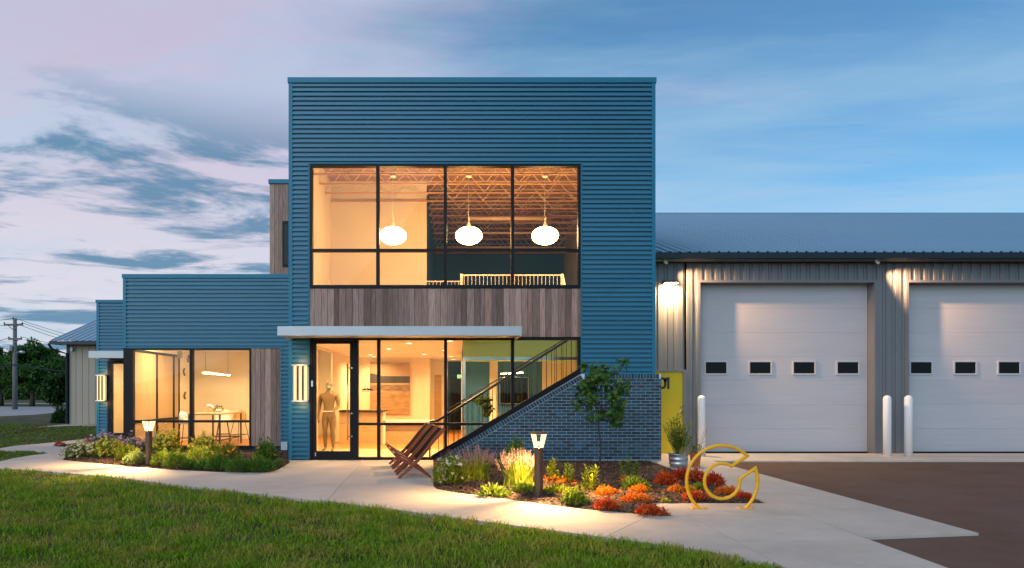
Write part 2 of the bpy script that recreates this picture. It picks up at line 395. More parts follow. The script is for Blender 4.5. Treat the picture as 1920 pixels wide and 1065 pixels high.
def vnoise(x, y, s, seed=0):
    x = np.asarray(x)*s + seed*17.3; y = np.asarray(y)*s + seed*9.1; xi = np.floor(x); yi = np.floor(y); fx = x - xi; fy = y - yi
    def h(a, b): v = np.sin(a*127.1 + b*311.7 + seed*3.7)*43758.5453; return v - np.floor(v)
    fx = fx*fx*(3-2*fx); fy = fy*fy*(3-2*fy)
    return (h(xi,yi)*(1-fx) + h(xi+1,yi)*fx)*(1-fy) + (h(xi,yi+1)*(1-fx) + h(xi+1,yi+1)*fx)*fy

# ================================================================== GROUND
def offset_poly(poly, e):
    n = len(poly); area = sum(poly[i][0]*poly[(i+1)%n][1] - poly[(i+1)%n][0]*poly[i][1] for i in range(n))
    p = [Vector(q) for q in (poly if area > 0 else poly[::-1])]; out = []
    for i in range(n):
        a = (p[i] - p[i-1]).normalized(); b = (p[(i+1) % n] - p[i]).normalized()
        na = Vector((-a.y, a.x)); nb = Vector((-b.y, b.x)); k = 1 + na.dot(nb)
        v = (na + nb) / max(k, .3); out.append((p[i].x + v.x*e, p[i].y + v.y*e))
    return out
FE = [G(*p) for p in [(0,878),(100,885),(200,893),(313,907),(447,922),(612,939.5),(633,942),(780,960.5),(905,977),(957,984),(1134,1007),(1311,1031),(1460,1055.5)]]
SOIL = mat('lawn_soil', (.026,.034,.009), .95, 0, var=.4, vs=.6, bump=1.0, bs=30, bdist=.05, c2=(.075,.085,.022), detail=12)
structure(build(MB().add([(-700,-900,-.05),(700,-900,-.05),(700,1500,-.05),(-700,1500,-.05)], [(0,1,2,3)]), 'ground', SOIL))
structure(build(MB().add([(4.1,-60,-.028),(60,-60,-.028),(60,0.2,-.028),(4.1,0.2,-.028)], [(0,1,2,3)]), 'asphalt_lot', M['asphalt']))
path = structure(bpy.data.objects.new('path', None)); C.objects.link(path)
def slab(poly, z=0.0, parent=path, e=.0035):
    o = build(MB().prism_xy(offset_poly(poly, e), z-.12, z), 'slab', M['concrete'], parent, tri=True)
    return o
BEDR = [G(*p) for p in [(813,912),(820,917),(860,924),(930,933),(1015,945),(1100,955),(1180,962),(1218,966),(1262,967.7)]]
Wl = [(-12.2,-4.6),(-10.4,-2.9),(-9.7,-2.1)] + FE[:6] + [G(643,905), (-2.06,-.06), (-3.74,-.06)] + [G(*p) for p in
     [(545,866),(521,881),(505,885),(488,886),(413,885),(330,881),(248,875),(118,862.5),(122,856),(126,838),(97,836.5),(150,830),(180,826)]] + \
     [(-11.5,6.45)] + [G(*p) for p in [(175,820.7),(110,828.6),(60,833),(26,836),(0,840.5)]] + [(-13.4,2.4),(-13.0,2.1)] + \
     [G(*p) for p in [(0,843.7),(56,844.4),(84,846.5),(92,848.2),(82,851),(59,853.6),(25,859),(0,864.8)]] + [(-9.9,-.9),(-10.4,-1.6),(-12.6,-3.4)]
slab(Wl)
slab(FE[5:9] + [BEDR[4], BEDR[3], BEDR[2], BEDR[1], BEDR[0], (-.55,-.06), (-2.06,-.06), G(643,905)])
slab(FE[8:11] + [BEDR[7], BEDR[6], BEDR[5], BEDR[4]])
slab(FE[10:12] + [(2.77,-9.02), (2.77,-6.8), (2.585,-6.8), BEDR[7]])
slab([(2.585,-6.77),(4.15,-6.77),(4.15,-5.85),(2.585,-5.85)])
slab([(2.77,-8.18),(4.15,-8.18),(4.15,-6.77),(2.77,-6.77)])
slab([(2.77,-12.5),(4.15,-12.5),(4.15,-8.18),(2.77,-8.18)])
slab([(4.15,-8.0),(5.5,-7.78),(5.5,-.2),(4.15,-.2)])
for x0, x1 in ((4.42,8.6),(8.6,12.8),(12.8,17),(17,21.2),(21.2,25.4)):
    slab([(x0,-.2),(x1,-.2),(x1,1.62),(x0,1.62)])
# walk by the far shed and the roads beyond
structure(build(MB().prism_xy([G(62,801.2), G(75,799.5), G(125,794.5), (-17.0,16.6), (-9,16.6), (-9,15.6), (-17.5,15.6)], -.1, -.02), 'shed_path', M['concrete'], tri=True))
structure(build(MB().prism_xy([(-90,42.0),(-60,43.5),G(0,779.5),G(60,777),G(110,772.5),(-30,42),(-20,46),(-20,52),(-38,57),(-90,56)], -.1, -.03), 'far_road', M['road'], tri=True))
structure(build(MB().prism_xy([(-60,72),(-10,70),(-10,76),(-60,78)], -.1, -.03), 'far_driveway', M['road']))

# planting beds
def edge_dist(x, y, poly):
    best = np.full(np.shape(x), 9.0)
    for i in range(len(poly)):
        (x0, y0), (x1, y1) = poly[i], poly[(i+1) % len(poly)]; dx, dy = x1-x0, y1-y0; L2 = dx*dx+dy*dy+1e-9
        t = np.clip(((x-x0)*dx + (y-y0)*dy)/L2, 0, 1); best = np.minimum(best, np.hypot(x-x0-t*dx, y-y0-t*dy))
    return np.where(in_poly(x, y, poly), best, 0)
def bed(name, poly, zf, seed):
    def height(x, y):
        k = np.clip(edge_dist(x, y, poly)/.25, 0, 1); return -.022 + k*(zf(x, y) + .022 + (vnoise(x, y, 3., seed) - .5)*.04 + (vnoise(x, y, 9., seed+1) - .5)*.022)
    xs = [p[0] for p in poly]; ys = [p[1] for p in poly]; st = .14
    nx = int((max(xs)-min(xs))/st)+2; ny = int((max(ys)-min(ys))/st)+2
    gx = min(xs) + np.arange(nx)*st; gy = min(ys) + np.arange(ny)*st
    XX, YY = np.meshgrid(gx, gy, indexing='ij'); Z = height(XX, YY)
    cx, cy = XX[:-1,:-1]+st/2, YY[:-1,:-1]+st/2; big = offset_poly(poly, -.12); ins = in_poly(cx, cy, big)
    V = np.stack([XX, YY, Z], 2).reshape(-1, 3); F_ = []
    for i in range(nx-1):
        for j in range(ny-1):
            if ins[i, j]:
                a = i*ny+j; b = (i+1)*ny+j; F_ += [(a, b, b+1), (a, b+1, a+1)]
    o = rawmesh(name, V, np.array(F_), M['mulch']); structure(o)
    # loose chips on top
    n = int(420 * (max(xs)-min(xs))*(max(ys)-min(ys)))
    x = rng.uniform(min(xs), max(xs), n); y = rng.uniform(min(ys), max(ys), n); k = in_poly(x, y, offset_poly(poly, .02)); x = x[k]; y = y[k]; n = len(x)
    z = height(x, y) + .008
    a = rng.uniform(0, 6.28, n); til = rng.normal(0, .35, n); l = rng.uniform(.015, .045, n); w = rng.uniform(.005, .013, n); h = rng.uniform(.003, .007, n)
    d = np.stack([np.cos(a)*np.cos(til), np.sin(a)*np.cos(til), np.sin(til)], 1); s_ = np.stack([-np.sin(a), np.cos(a), rng.normal(0,.3,n)], 1); u = np.cross(d, s_)
    P = np.stack([x, y, z], 1); V = []
    for i in (-1, 1):
        for j in (-1, 1): V.append(P + d*(i*l)[:,None] + s_*(j*w)[:,None])
    V += [P + u*(h*2)[:,None] + d*(l*.5)[:,None], P + u*(h*2)[:,None] - d*(l*.5)[:,None]]
    V = np.stack(V, 1); tri = [(0,2,5),(2,4,5),(2,3,4),(3,1,4),(1,5,4),(1,0,5)]
    Fc = (np.array(tri)[None] + (np.arange(n)*6)[:,None,None]).reshape(-1,3)
    c = rawmesh(name + '_chips', V.reshape(-1,3), Fc, M['chip']); c['kind'] = 'stuff'; c['label'] = 'loose bark chips scattered over the ' + name.replace('_', ' '); c['category'] = 'mulch'
bedR = [BEDR[i] for i in range(9)] + [(2.585,-6.77),(2.585,-5.85),(4.14,-5.85),(4.14,-1.9),(4.1,-.1),(-.55,-.08)]
bedL = [G(*p) for p in [(545,866),(521,881),(505,885),(488,886),(413,885),(330,881),(248,875),(118,862.5),(122,856),(126,838)]] + [(-11.0,5.4),(-8.5,5.4),(-8.5,2.3),(-3.73,2.3)]
zR = lambda x, y: .02 - .03*np.clip((y + 2.0)/1.5, 0, 1)
zL = lambda x, y: .02 - .02*np.clip((y - .8)/1.0, 0, 1)
bed('garden_bed', bedR, zR, 3); bed('window_bed', bedL, zL, 5)
bed('corner_bed', [G(*p) for p in [(97,836.5),(126,838),(160,832),(180,826),(150,830)]], lambda x, y: x*0 + .01, 8)

# lawn
GR = leafmat('lawn_grass', (.055,.145,.005), (.28,.46,.016), .42, .55, patch=((.46,.36,.08), 1.9, .45, .64))
GR2 = leafmat('lawn_grass_far', (.09,.15,.016), (.20,.27,.035), .35, .7, patch=((.14,.11,.035), .5, .46, .66))
def lawn(name, poly, n, h, w, m, label, near=True):
    xs = [p[0] for p in poly]; ys = [p[1] for p in poly]
    if near:      # density falls with distance from the viewer
        d = np.exp(rng.uniform(np.log(4.6), np.log(15.5), n)); x = rng.uniform(-1.12, .74, n)*d; y = d - CAM_D
    else:
        x = rng.uniform(min(xs), max(xs), n); y = rng.uniform(min(ys), max(ys), n); d = y + CAM_D
    k = in_poly(x, y, poly); dens = .05 + .75*vnoise(x, y, 4.5, 2)*(.4 + vnoise(x, y, 1.2, 6)); k &= rng.uniform(0, 1, n) < (dens + .35*vnoise(x, y, 14., 4)*.9)
    x = x[k]; y = y[k]; d = d[k]; n = len(x)
    tuft = vnoise(x, y, 6., 7)*.75 + vnoise(x, y, 1.7, 9)*.7 - .1
    hh = h*rng.uniform(.35, 1.2, n)*(.35 + .85*tuft); edge = rng.uniform(0, 1, n) < .006; hh[edge] *= 1.5
    ww = w*np.maximum(1, d/9.)*rng.uniform(.7, 1.3, n)
    z = -.05 + .03*vnoise(x, y, 1.1, 5)
    o = blades(name, np.stack([x, y, z], 1), hh, ww, rng.uniform(.15, 1.05, n), m); o['kind'] = 'stuff'; o['label'] = label; o['category'] = 'grass'
    return o
lawn_front = [(-12.2,-4.6),(-10.4,-2.9),(-9.7,-2.1)] + FE + [(2.76,-9.2),(2.76,-12),(-14,-12)]
lawn('lawn', lawn_front, 390000, .092, .0105, GR, 'patchy green lawn in the foreground below the curved concrete path')
isl = [G(*p) for p in [(0,843.7),(56,844.4),(84,846.5),(92,848.2),(82,851),(59,853.6),(25,859),(0,864.8)]] + [(-9.9,-.9),(-10.4,-1.6),(-12.6,-3.4),(-14,-2),(-13.2,2.0)]
lawn('lawn', isl, 26000, .06, .012, GR2, 'small tongue of lawn between the two branches of the path', near=False)
back = [G(*p) for p in [(0,840.5),(26,836),(60,833),(110,828.6),(175,820.7)]] + [(-11.5,6.9),(-9,15.5),(-18,15.5),(-26,20),(-28,12),(-20,6)]
lawn('lawn', back, 60000, .05, .02, GR2, 'mown back lawn between the path and the tan shed', near=False)

# ================================================================== OFFICE BUILDING
office = thing('office_building', 'two-storey office clad in ribbed teal metal with glowing windows and blue brick base', 'building', (0, 0, 0))
PITCH = .1023
def siding(x0, x1, z0, z1, y, parent=office, axis='z', name='siding_panel', m='siding', pitch=PITCH, depth=.040):
    """horizontally ribbed sheet facing -Y; rib phase is shared by all sheets"""
    prof = [(0, 0.), (.02, -depth), (.30, -depth), (.33, -depth*.86), (.58, -depth*.86), (.70, 0.), (1., 0.)]
    pts = []
    k0 = math.floor(z0/pitch) - 1; k1 = math.ceil(z1/pitch) + 1
    raw = [(k*pitch + f*pitch, yy) for k in range(k0, k1) for f, yy in prof]
    for i in range(len(raw)-1):
        (za, ya), (zb, yb) = raw[i], raw[i+1]
        if zb <= z0 or za >= z1: continue
        if za < z0: t = (z0-za)/(zb-za+1e-12); za, ya = z0, ya + (yb-ya)*t
        if zb > z1: t = (z1-za)/(zb-za+1e-12); zb, yb = z1, ya + (yb-ya)*t
        if not pts: pts.append((za, ya))
        pts.append((zb, yb))
    mb = MB(); vs = []
    for z, yy in pts: vs += [(x0, y+yy, z), (x1, y+yy, z)]
    mb.add(vs, [(2*i, 2*i+1, 2*i+3, 2*i+2) for i in range(len(pts)-1)])
    if axis == 'x':    # vertical ribs
        mb.v = [(z, yy, x) for x, yy, z in mb.v]; mb.f = [tuple(reversed(f)) for f in mb.f]
    return build(mb, name, M[m], parent)
def trimbox(*b, name='trim', m='trim', parent=office): return build(MB().box(*b), name, M[m], parent)

TX0, TX1, TOP = PX(542,0), PX(1228,0), PZ(147,0)
# ---- tower facade
zWB, zWT = PZ(541,0), PZ(308,0)                # upper window
xWL, xWR = PX(581,0), PX(1088.5,0)
zHead = PZ(633,0)                               # entrance glazing head
siding(TX0+.06, TX1-.06, zWT+.02, TOP-.10, 0)
siding(TX0+.06, xWL-.02, zHead, zWT+.02, 0)
siding(TX0+.06, xWL-.02, 0.02, zHead, 0)
siding(xWR+.02, TX1-.06, PZ(699,0), zWT+.02, 0)
trimbox(TX0, TX0+.085, -.045, .10, .0, TOP-.11, name='corner_trim'); trimbox(TX1-.08, TX1, -.045, .10, 1.86, TOP-.11, name='corner_trim')
trimbox(TX0-.02, TX1+.02, -.06, .25, TOP-.115, TOP, name='coping')
trimbox(xWL-.03, xWL+.002, -.04, .02, .02, zWT+.02, name='jamb_trim'); trimbox(xWR-.002, xWR+.03, -.04, .02, PZ(699,0), zWT+.02, name='jamb_trim')
trimbox(xWL-.03, xWR+.03, -.043, .02, zWT, zWT+.03, name='head_trim')
trimbox(xWR+.03, TX1, -.05, .02, PZ(702,0), PZ(698.5,0), name='base_trim')
# walls, roof and floors of the tower
IX0, IX1, TB = TX0+.10, TX1-.16, 12.0
def wallbox(*b, m='wall', name='wall'): return build(MB().box(*b), name, M[m], office)
wallbox(TX0+.005, IX0-.03, .105, TB, 4.4, TOP-.12, m='siding', name='side_wall'); wallbox(IX1+.03, TX1-.005, .105, TB, 0, TOP-.12, m='siding', name='side_wall')
wallbox(TX0+.006, TX0+.065, .105, 2.39, 0, 4.4, m='siding', name='side_wall'); wallbox(TX0, TX1, TB+.0, TB+.15, 0, TOP-.12, m='siding', name='rear_wall')
wallbox(TX0+.09, TX1-.09, .03, .10, zWT+.03, TOP-.12, m='foundation', name='backing_wall')
wallbox(TX0+.09, xWL-.003, .03, .10, 0, zWT+.03, m='foundation', name='backing_wall'); wallbox(xWR+.003, TX1-.09, .03, .10, 1.6, zWT+.03, m='foundation', name='backing_wall')
wallbox(xWL, xWR, .03, .10, zHead+.01, zWB-.01, m='foundation', name='backing_wall')
trimbox(IX0-.03, IX1+.03, .10, TB, 7.46, 7.55, name='roof_deck', m='deck')
# upper room: white block on the left, navy far wall
wallbox(IX0-.03, IX0, .10, 4.5, 3.45, 7.46)
wallbox(IX1, IX1+.03, .10, TB, 0, 7.46)
wallbox(IX0, -.91, 4.40, 4.50, 3.45, 7.46)
wallbox(-.99, -.91, 4.50, TB-.1, 3.45, 7.46, m='navy')
wallbox(-.91, IX1, TB-.12, TB-.02, 3.45, 7.46, m='navy')
# upper floor slab with the stair opening at the right front
trimbox(IX0, .10, .10, TB-.1, 2.95, 3.45, name='upper_floor', m='floor_wood'); trimbox(.10, IX1, 1.86, TB-.1, 2.95, 3.45, name='upper_floor', m='floor_wood')
# steel joists
jspace = .80
webmb = MB(); webmb.tube([(0,0,0), (.0,0,1)], .0105, 6)
webme = mesh_of(webmb, 'web_bar')
webme.materials.append(M['steel'])
for j in range(13):
    Y = 1.9 + j*jspace
    if Y > TB - .4: break
    xa = IX0 + .02 if Y < 4.4 else -.89; xb = IX1 - .02
    jo = build(MB().box(xa, xb, Y-.03, Y+.03, 6.865, 6.893), 'steel_joist', M['chord'], office)
    build(MB().box(xa, xb, Y-.03, Y+.03, 7.42, 7.45), 'top_chord', M['steel'], jo)
    n = int((xb - xa)/.42); st = (xb - xa)/n; L_ = math.hypot(st, .52)
    for i in range(n):
        b = bpy.data.objects.new('web_bar', webme); C.objects.link(b); b.parent = jo
        up = i % 2 == 0
        a = Vector((xa + i*st, Y, 6.9 if up else 7.42)); e = Vector((xa + (i+1)*st, Y, 7.42 if up else 6.9))
        b.location = a; b.rotation_mode = 'QUATERNION'; b.rotation_quaternion = (e - a).to_track_quat('Z', 'Y'); b.scale = (1, 1, (e - a).length)
build(MB().tube([(.28, 5.2, 6.62), (2.6, 5.2, 6.62)], .06, 12), 'duct_pipe', M['steel'], office, smooth=True)
for Y, z in ((7.2, 6.66), (9.4, 6.66)): build(MB().tube([(-.8, Y, z), (IX1-.3, Y, z)], .035, 8), 'sprinkler_pipe', M['steel'], office, smooth=True)
# upper guard rail
rail = build(MB().box(.06, 2.62, 2.59, 2.62, 4.485, 4.515), 'guard_rail', M['steel'], office)
bal = mesh_of(MB().box(-.0055, .0055, -.0055, .0055, 3.45, 4.48), 'baluster'); bal.materials.append(M['steel'])
for i in range(25):
    b = bpy.data.objects.new('baluster', bal); C.objects.link(b); b.parent = rail; b.location = (.14 + i*.1, 2.605, 0)
build(MB().prism_yz([(2.58,3.45),(2.58,4.52),(2.50,4.52),(1.9,4.0),(1.9,3.45)], 2.62, 2.68), 'guard_panel', M['wall'], office)
build(MB().box(.04, .10, 2.55, 2.65, 3.45, 4.53), 'newel_post', M['steel'], office)
rail2 = build(MB().box(-.88, .04, 3.59, 3.62, 4.485, 4.515), 'guard_rail', M['steel'], office)
for i in range(9):
    b = bpy.data.objects.new('baluster', bal); C.objects.link(b); b.parent = rail2; b.location = (-.8 + i*.1, 3.605, 0)

# ---- glazing helpers
def clip_half(poly, a, b, c):
    """keep a*x + b*z + c >= 0"""
    out = []
    for i in range(len(poly)):
        p, q = poly[i], poly[(i+1) % len(poly)]; dp = a*p[0]+b*p[1]+c; dq = a*q[0]+b*q[1]+c
        if dp >= 0: out.append(p)
        if (dp >= 0) != (dq >= 0): t = dp/(dp-dq); out.append((p[0]+(q[0]-p[0])*t, p[1]+(q[1]-p[1])*t))
    return out
def pane(poly, y, parent, m='glass'): return build(MB().prism_xz(poly, y, y+.012), 'pane', M[m], parent)
def rect(x0, x1, z0, z1): return [(x0,z0),(x1,z0),(x1,z1),(x0,z1)]
FY0, FY1, GY = -.035, .095, .03
# ---- upper window
upw = build(MB().box(xWL, xWR, FY0, FY1, zWB, zWB+.075).box(xWL, xWR, FY0, FY1, zWT-.055, zWT).box(xWL, xWL+.06, FY0, FY1, zWB+.075, zWT-.055).box(xWR-.06, xWR, FY0, FY1, zWB+.075, zWT-.055), 'window', M['frame'], office)
mx = [xWL+.06] + [PX(p,0) for p in (708.5,835,961)] + [xWR-.06]; ztr = PZ(469.5,0)
for x in mx[1:4]: build(MB().box(x-.035, x+.035, FY0+.002, FY1-.002, zWB+.075, zWT-.055), 'mullion', M['frame'], upw)
for i in range(4):
    a = mx[i] + (.035 if i else 0); b = mx[i+1] - (.035 if i < 3 else 0)
    build(MB().box(a, b, FY0+.004, FY1-.004, ztr-.03, ztr+.03), 'transom', M['frame'], upw)
    pane(rect(a, b, zWB+.075, ztr-.03), GY, upw); pane(rect(a, b, ztr+.03, zWT-.055), GY, upw)
# ---- cedar planks under it
def planks(x0, x1, z0, z1, y, wmin, wmax, parent=office, seed=1):
    r = random.Random(seed); x = x0
    while x < x1 - .02:
        w = min(r.uniform(wmin, wmax), x1 - x)
        if x1 - x - w < .05: w = x1 - x
        dy = r.uniform(-.005, .005)
        bevel(build(MB().box(x+.002, x+w-.002, y+dy, y+.03, z0, z1), 'plank', M['wood'], parent), .003, 1); x += w
planks(xWL, xWR, zHead+.012, zWB-.004, -.025, .10, .165)
# ---- entrance storefront: slope of the stair sets the sill
SM, SX, SZ = .587, -.50, .015
slope = lambda x: SZ + SM*(x - SX)
ft = .135
xr = xWR
front = build(MB().box(xWL, xr, FY0, FY1, zHead-.055, zHead).box(xWL, xWL+.055, FY0, FY1, 0, zHead-.055).box(PX(664,0), PX(672,0), FY0, FY1, 0, zHead-.055)
        .box(PX(672,0), SX-.1, FY0, FY1, 0, .06).box(xr-.06, xr, FY0, FY1, slope(xr-.06)+ft, zHead-.055)
        .prism_xz([(SX-.1, 0), (SX, slope(SX)), (xr, slope(xr)), (xr, slope(xr)+ft), (SX-.1+.0, slope(SX-.1)+ft)], FY0+.001, FY1-.001), 'storefront', M['frame'], office)
bx = [PX(672,0)] + [PX(p,0) for p in (710,835.5,961)] + [xr-.06]; zt = PZ(795,0)
for x in bx[1:4]:
    zb = max(.06, slope(x)+ft-.02) if x > SX-.2 else .06
    build(MB().box(x-.034, x+.034, FY0+.002, FY1-.002, zb, zHead-.055), 'mullion', M['frame'], front)
for i in range(4):
    a = bx[i] + (.034 if i else 0); b = bx[i+1] - (.034 if i < 3 else 0)
    xe = min(b, SX + (zt - SZ - ft)/SM + .03)
    if xe > a: build(MB().box(a, xe, FY0+.004, FY1-.004, zt-.028, zt+.028), 'transom', M['frame'], front)
    for poly in (rect(a, b, .06, zt-.028), rect(a, b, zt+.028, zHead-.055)):
        q = clip_half(poly, -SM, 1, SM*SX - SZ - ft)
        if len(q) > 2: pane(q, GY, front)
# ---- entrance door
dx0, dx1 = xWL+.055, PX(664,0)
door = build(MB().box(dx0+.004, dx0+.085, -.02, .05, .01, zHead-.06).box(dx1-.09, dx1-.004, -.02, .05, .01, zHead-.06).box(dx0+.085, dx1-.09, -.02, .05, .01, .19).box(dx0+.085, dx1-.09, -.02, .05, zHead-.135, zHead-.06), 'door', M['frame'], office)
pane(rect(dx0+.085, dx1-.09, .19, zHead-.135), .01, door)
build(MB().tube([(PX(653,0), -.085, PZ(825,0)), (PX(653,0), -.085, PZ(682,0))], .016, 12).tube([(PX(653,0), -.085, PZ(818,0)), (PX(658,0), -.02, PZ(818,0))], .01, 8).tube([(PX(653,0), -.085, PZ(690,0)), (PX(658,0), -.02, PZ(690,0))], .01, 8), 'handle', M['chrome'], door, smooth=True)
for py in (690, 775, 818): build(MB().tube([(PX(660,0), -.021, PZ(py,0)), (PX(660,0), -.035, PZ(py,0))], .018, 10), 'bolt', M['chrome'], door)
build(MB().box(PX(591,0), PX(593.5,0), -.04, -.02, PZ(855,0), PZ(848,0)), 'hinge', M['chrome'], door)
build(MB().box(PX(584.5,0), PX(588,0), -.06, -.036, PZ(725,0), PZ(714,0)), 'card_reader', M['chrome'], front)
# the small roof-shaped mark and its line of lettering on the side light
lx, lz, ls = PX(678,0), PZ(732,0), 1/85.4
mark = build(MB().prism_xz([(lx, lz), (lx+8*ls, lz), (lx+8*ls, lz+4.4*ls), (lx+6.5*ls, lz+4.2*ls), (lx, lz+1.6*ls)], .024, .0285).prism_xz([(lx+9*ls, lz), (lx+21*ls, lz), (lx+21*ls, lz+2*ls), (lx+9.6*ls, lz+4.4*ls), (lx+9*ls, lz+4.4*ls)], .024, .0285), 'logo', M['print'], front)
fx = lx
for w in (.8, .5, .6, .5, .7, .5): build(MB().box(fx, fx+w*ls, .024, .0285, lz-2.6*ls, lz-1.4*ls), 'lettering', M['print'], mark); fx += (w+.45)*ls
fx += .8*ls
for w in (.8, .5, .6, .9, .5, .7, .6): build(MB().box(fx, fx+w*ls, .024, .0285, lz-2.6*ls, lz-1.4*ls), 'lettering', M['print'], mark); fx += (w+.45)*ls
# ---- canopy over the door
cx0, cx1, cy0 = PX(520,-1.1), PX(978,-1.1), -1.1
zc1, zc0 = PZ(611.5,-1.1), PZ(629,-1.1)
cano = build(MB().box(cx0, cx1, cy0, cy0+.06, zc0, zc1).box(cx0, cx0+.06, cy0+.06, -.05, zc0+.002, zc1-.002).box(cx1-.06, cx1, cy0+.06, -.05, zc0+.002, zc1-.002), 'canopy', M['canopy'], office)
build(MB().box(cx0+.06, cx1-.06, cy0+.06, -.05, zc0+.05, zc1-.02), 'soffit', M['canopy'], cano)
nsl = 26; w_ = (cx1-cx0-.14)/nsl
for i in range(nsl): build(MB().box(cx0+.07+i*w_+.004, cx0+.07+(i+1)*w_-.004, cy0+.07, -.06, zc0+.03, zc0+.048), 'slat', M['canopy'], cano)

# ---- brick stair wall
BY, BXR = -.10, PX(1240,-.1)
bl = lambda x: slope(x) - .004                   # underside of the sill
cth = .105*math.sqrt(1+SM*SM)                    # rowlock course, measured vertically
ztopb = PZ(700.5, -.1)
brickwall = build(MB().prism_xz([(SX+.02,-.35),(BXR-.006,-.35),(BXR-.006,ztopb-.008),(xWR+.0,ztopb-.008),(SX+.02,bl(SX+.02)-.008)], BY+.009, .028), 'brick_wall', M['mortar'], office)
CO = .0677
def brickmesh(l, h, y0=BY, y1=BY+.05):
    mb = MB().box(0, l, 0, y1-y0, 0, h); me = mesh_of(mb, 'brick')
    bm = bmesh.new(); bm.from_mesh(me)
    bmesh.ops.bevel(bm, geom=[e for e in bm.edges if all(abs(v.co.y) < 1e-6 for v in e.verts)], offset=.003, segments=1, affect='EDGES')
    bm.to_mesh(me); bm.free(); me.materials.append(M['brick']); return me
full = brickmesh(.1943, .0585); bricks = []; cut = []
zrow = ztopb - .115; r = 0
while zrow - .057 > -.30:
    z0 = zrow - .0585; x = -1.0 + (.1016 if r % 2 else 0)
    while x < BXR:
        a, b = x, min(x + .1943, BXR - .002)
        poly = clip_half(rect(a, b, z0, zrow), SM, -1, SZ - .004 - SM*SX - cth - .008)
        if len(poly) > 2 and b - a > .03:
            ar = abs(sum(poly[i][0]*poly[(i+1)%len(poly)][1] - poly[(i+1)%len(poly)][0]*poly[i][1] for i in range(len(poly))))/2
            if ar > .0006: (bricks if abs(ar - .1943*.0585) < 1e-5 else cut).append((a, z0, poly))
        x += .2033
    zrow -= CO; r += 1
bricks.sort(key=lambda t: -t[1]); keep = bricks[:300 - min(40, len(cut))]; rest = bricks[len(keep):]
for a, z0, poly in keep:
    o = bpy.data.objects.new('brick', full); C.objects.link(o); o.parent = brickwall; o.location = (a, BY + random.uniform(-.0025,.0015), z0)
cut.sort(key=lambda t: -t[1])
for a, z0, poly in cut[:40]: build(MB().prism_xz(poly, BY, BY+.05), 'brick', M['brick'], brickwall)
mb = MB()
for a, z0, poly in rest + cut[40:]:
    dy = random.uniform(-.0025,.0015); mb.prism_xz(poly, BY+dy, BY+.05)
o = build(mb, 'lower_bricks', M['brick_field'], brickwall); o['kind'] = 'stuff'; o['label'] = 'lower courses of the blue brick wall behind the garden plants'
# rowlock course under the sloping sill and a soldier course along the top
sq = math.sqrt(1+SM*SM); dxs = .0677/sq; x = xWR - .02
while x - dxs > SX + .1:
    x1, x0 = x, x - (.0590/sq)
    n = (SM/sq*.1, -1/sq*.1)
    p = [(x0, bl(x0)), (x1, bl(x1)), (x1+n[0], bl(x1)+n[1]), (x0+n[0], bl(x0)+n[1])]
    build(MB().prism_xz(p, BY-.004, BY+.05), 'rowlock_brick', M['brick'], brickwall); x -= dxs
sol = brickmesh(.0590, .100); x = xWR + .075
while x + .058 < BXR:
    o = bpy.data.objects.new('soldier_brick', sol); C.objects.link(o); o.parent = brickwall; o.location = (x, BY-.002, ztopb-.108); x += .0677
build(MB().box(SX+.3, BXR+.004, BY-.012, BY+.01, -.010, .010), 'flashing', M['canopy'], office)
# ---- interior of the ground floor
ZC = 2.67
def f(*b, name='floor', m='floor_tile'): return build(MB().box(*b), name, M[m], office)
f(TX0+.01, TX1-.01, .10, 2.8, -.2, .01); f(TX0+.01, TX1-.01, 2.8, TB, -.2, .012, m='floor_wood')
f(IX0, .10, .10, TB-.1, ZC, ZC+.06, name='ceiling', m='ceiling')
wallbox(IX0-.03, IX0, .10, 2.6, 0, 3.4); wallbox(IX0-.03, IX0, 4.6, TB-.1, 0, 3.4); wallbox(IX0-.03, IX0, 2.6, 4.6, 2.62, 3.4)
wallbox(IX0, -1.0, 8.5, 8.6, 0, ZC); wallbox(-1.06, -1.0, 8.6, 9.6, 0, ZC); wallbox(-1.0, -.42, 9.6, 9.7, 0, ZC); wallbox(-.48, -.42, 9.7, TB-.1, 0, ZC)
wallbox(-.42, .10, TB-.14, TB-.1, 0, ZC, m='navy')
trimbox(-.30, .06, TB-.18, TB-.145, 0.02, 2.1, name='exit_door', m='black')
trimbox(-.87, -.62, 9.57, 9.598, .02, 2.1, name='inner_door', m='oak')
trimbox(-.475, -.415, 10.0, 10.8, .02, 2.1, name='inner_door', m='terracotta')
# green bulkhead over the glass-walled meeting room
trimbox(.10, IX1, 1.80, 1.858, 2.36, 3.45, name='bulkhead', m='green')
f(.16, IX1, 1.96, 6.0, 2.42, 2.48, name='ceiling', m='green')
wallbox(.10, IX1, 6.0, 6.1, 0, 2.95, m='navy'); wallbox(2.55, IX1, 5.96, 5.998, 0, 2.42); wallbox(.95, 1.2, 5.94, 5.998, 0, 2.42)
wallbox(.10, .16, 6.1, TB-.1, 0, 2.95)
part_ = build(MB().box(.10, .17, 1.87, 1.95, .01, 2.36).box(.17, IX1, 1.87, 1.95, 2.28, 2.36).box(.10, .17, 5.9, 5.99, .01, 2.36).box(.10, .17, 1.95, 5.9, 2.30, 2.36), 'glass_partition', M['chrome'], office)
for i in range(3): build(MB().box(.18+i*1.3, .18+(i+1)*1.3-.01, 1.90, 1.912, .02, 2.28), 'pane', M['glass_in'], part_)
build(MB().box(.13, .142, 1.96, 5.89, .02, 2.30), 'pane', M['glass_in'], part_)
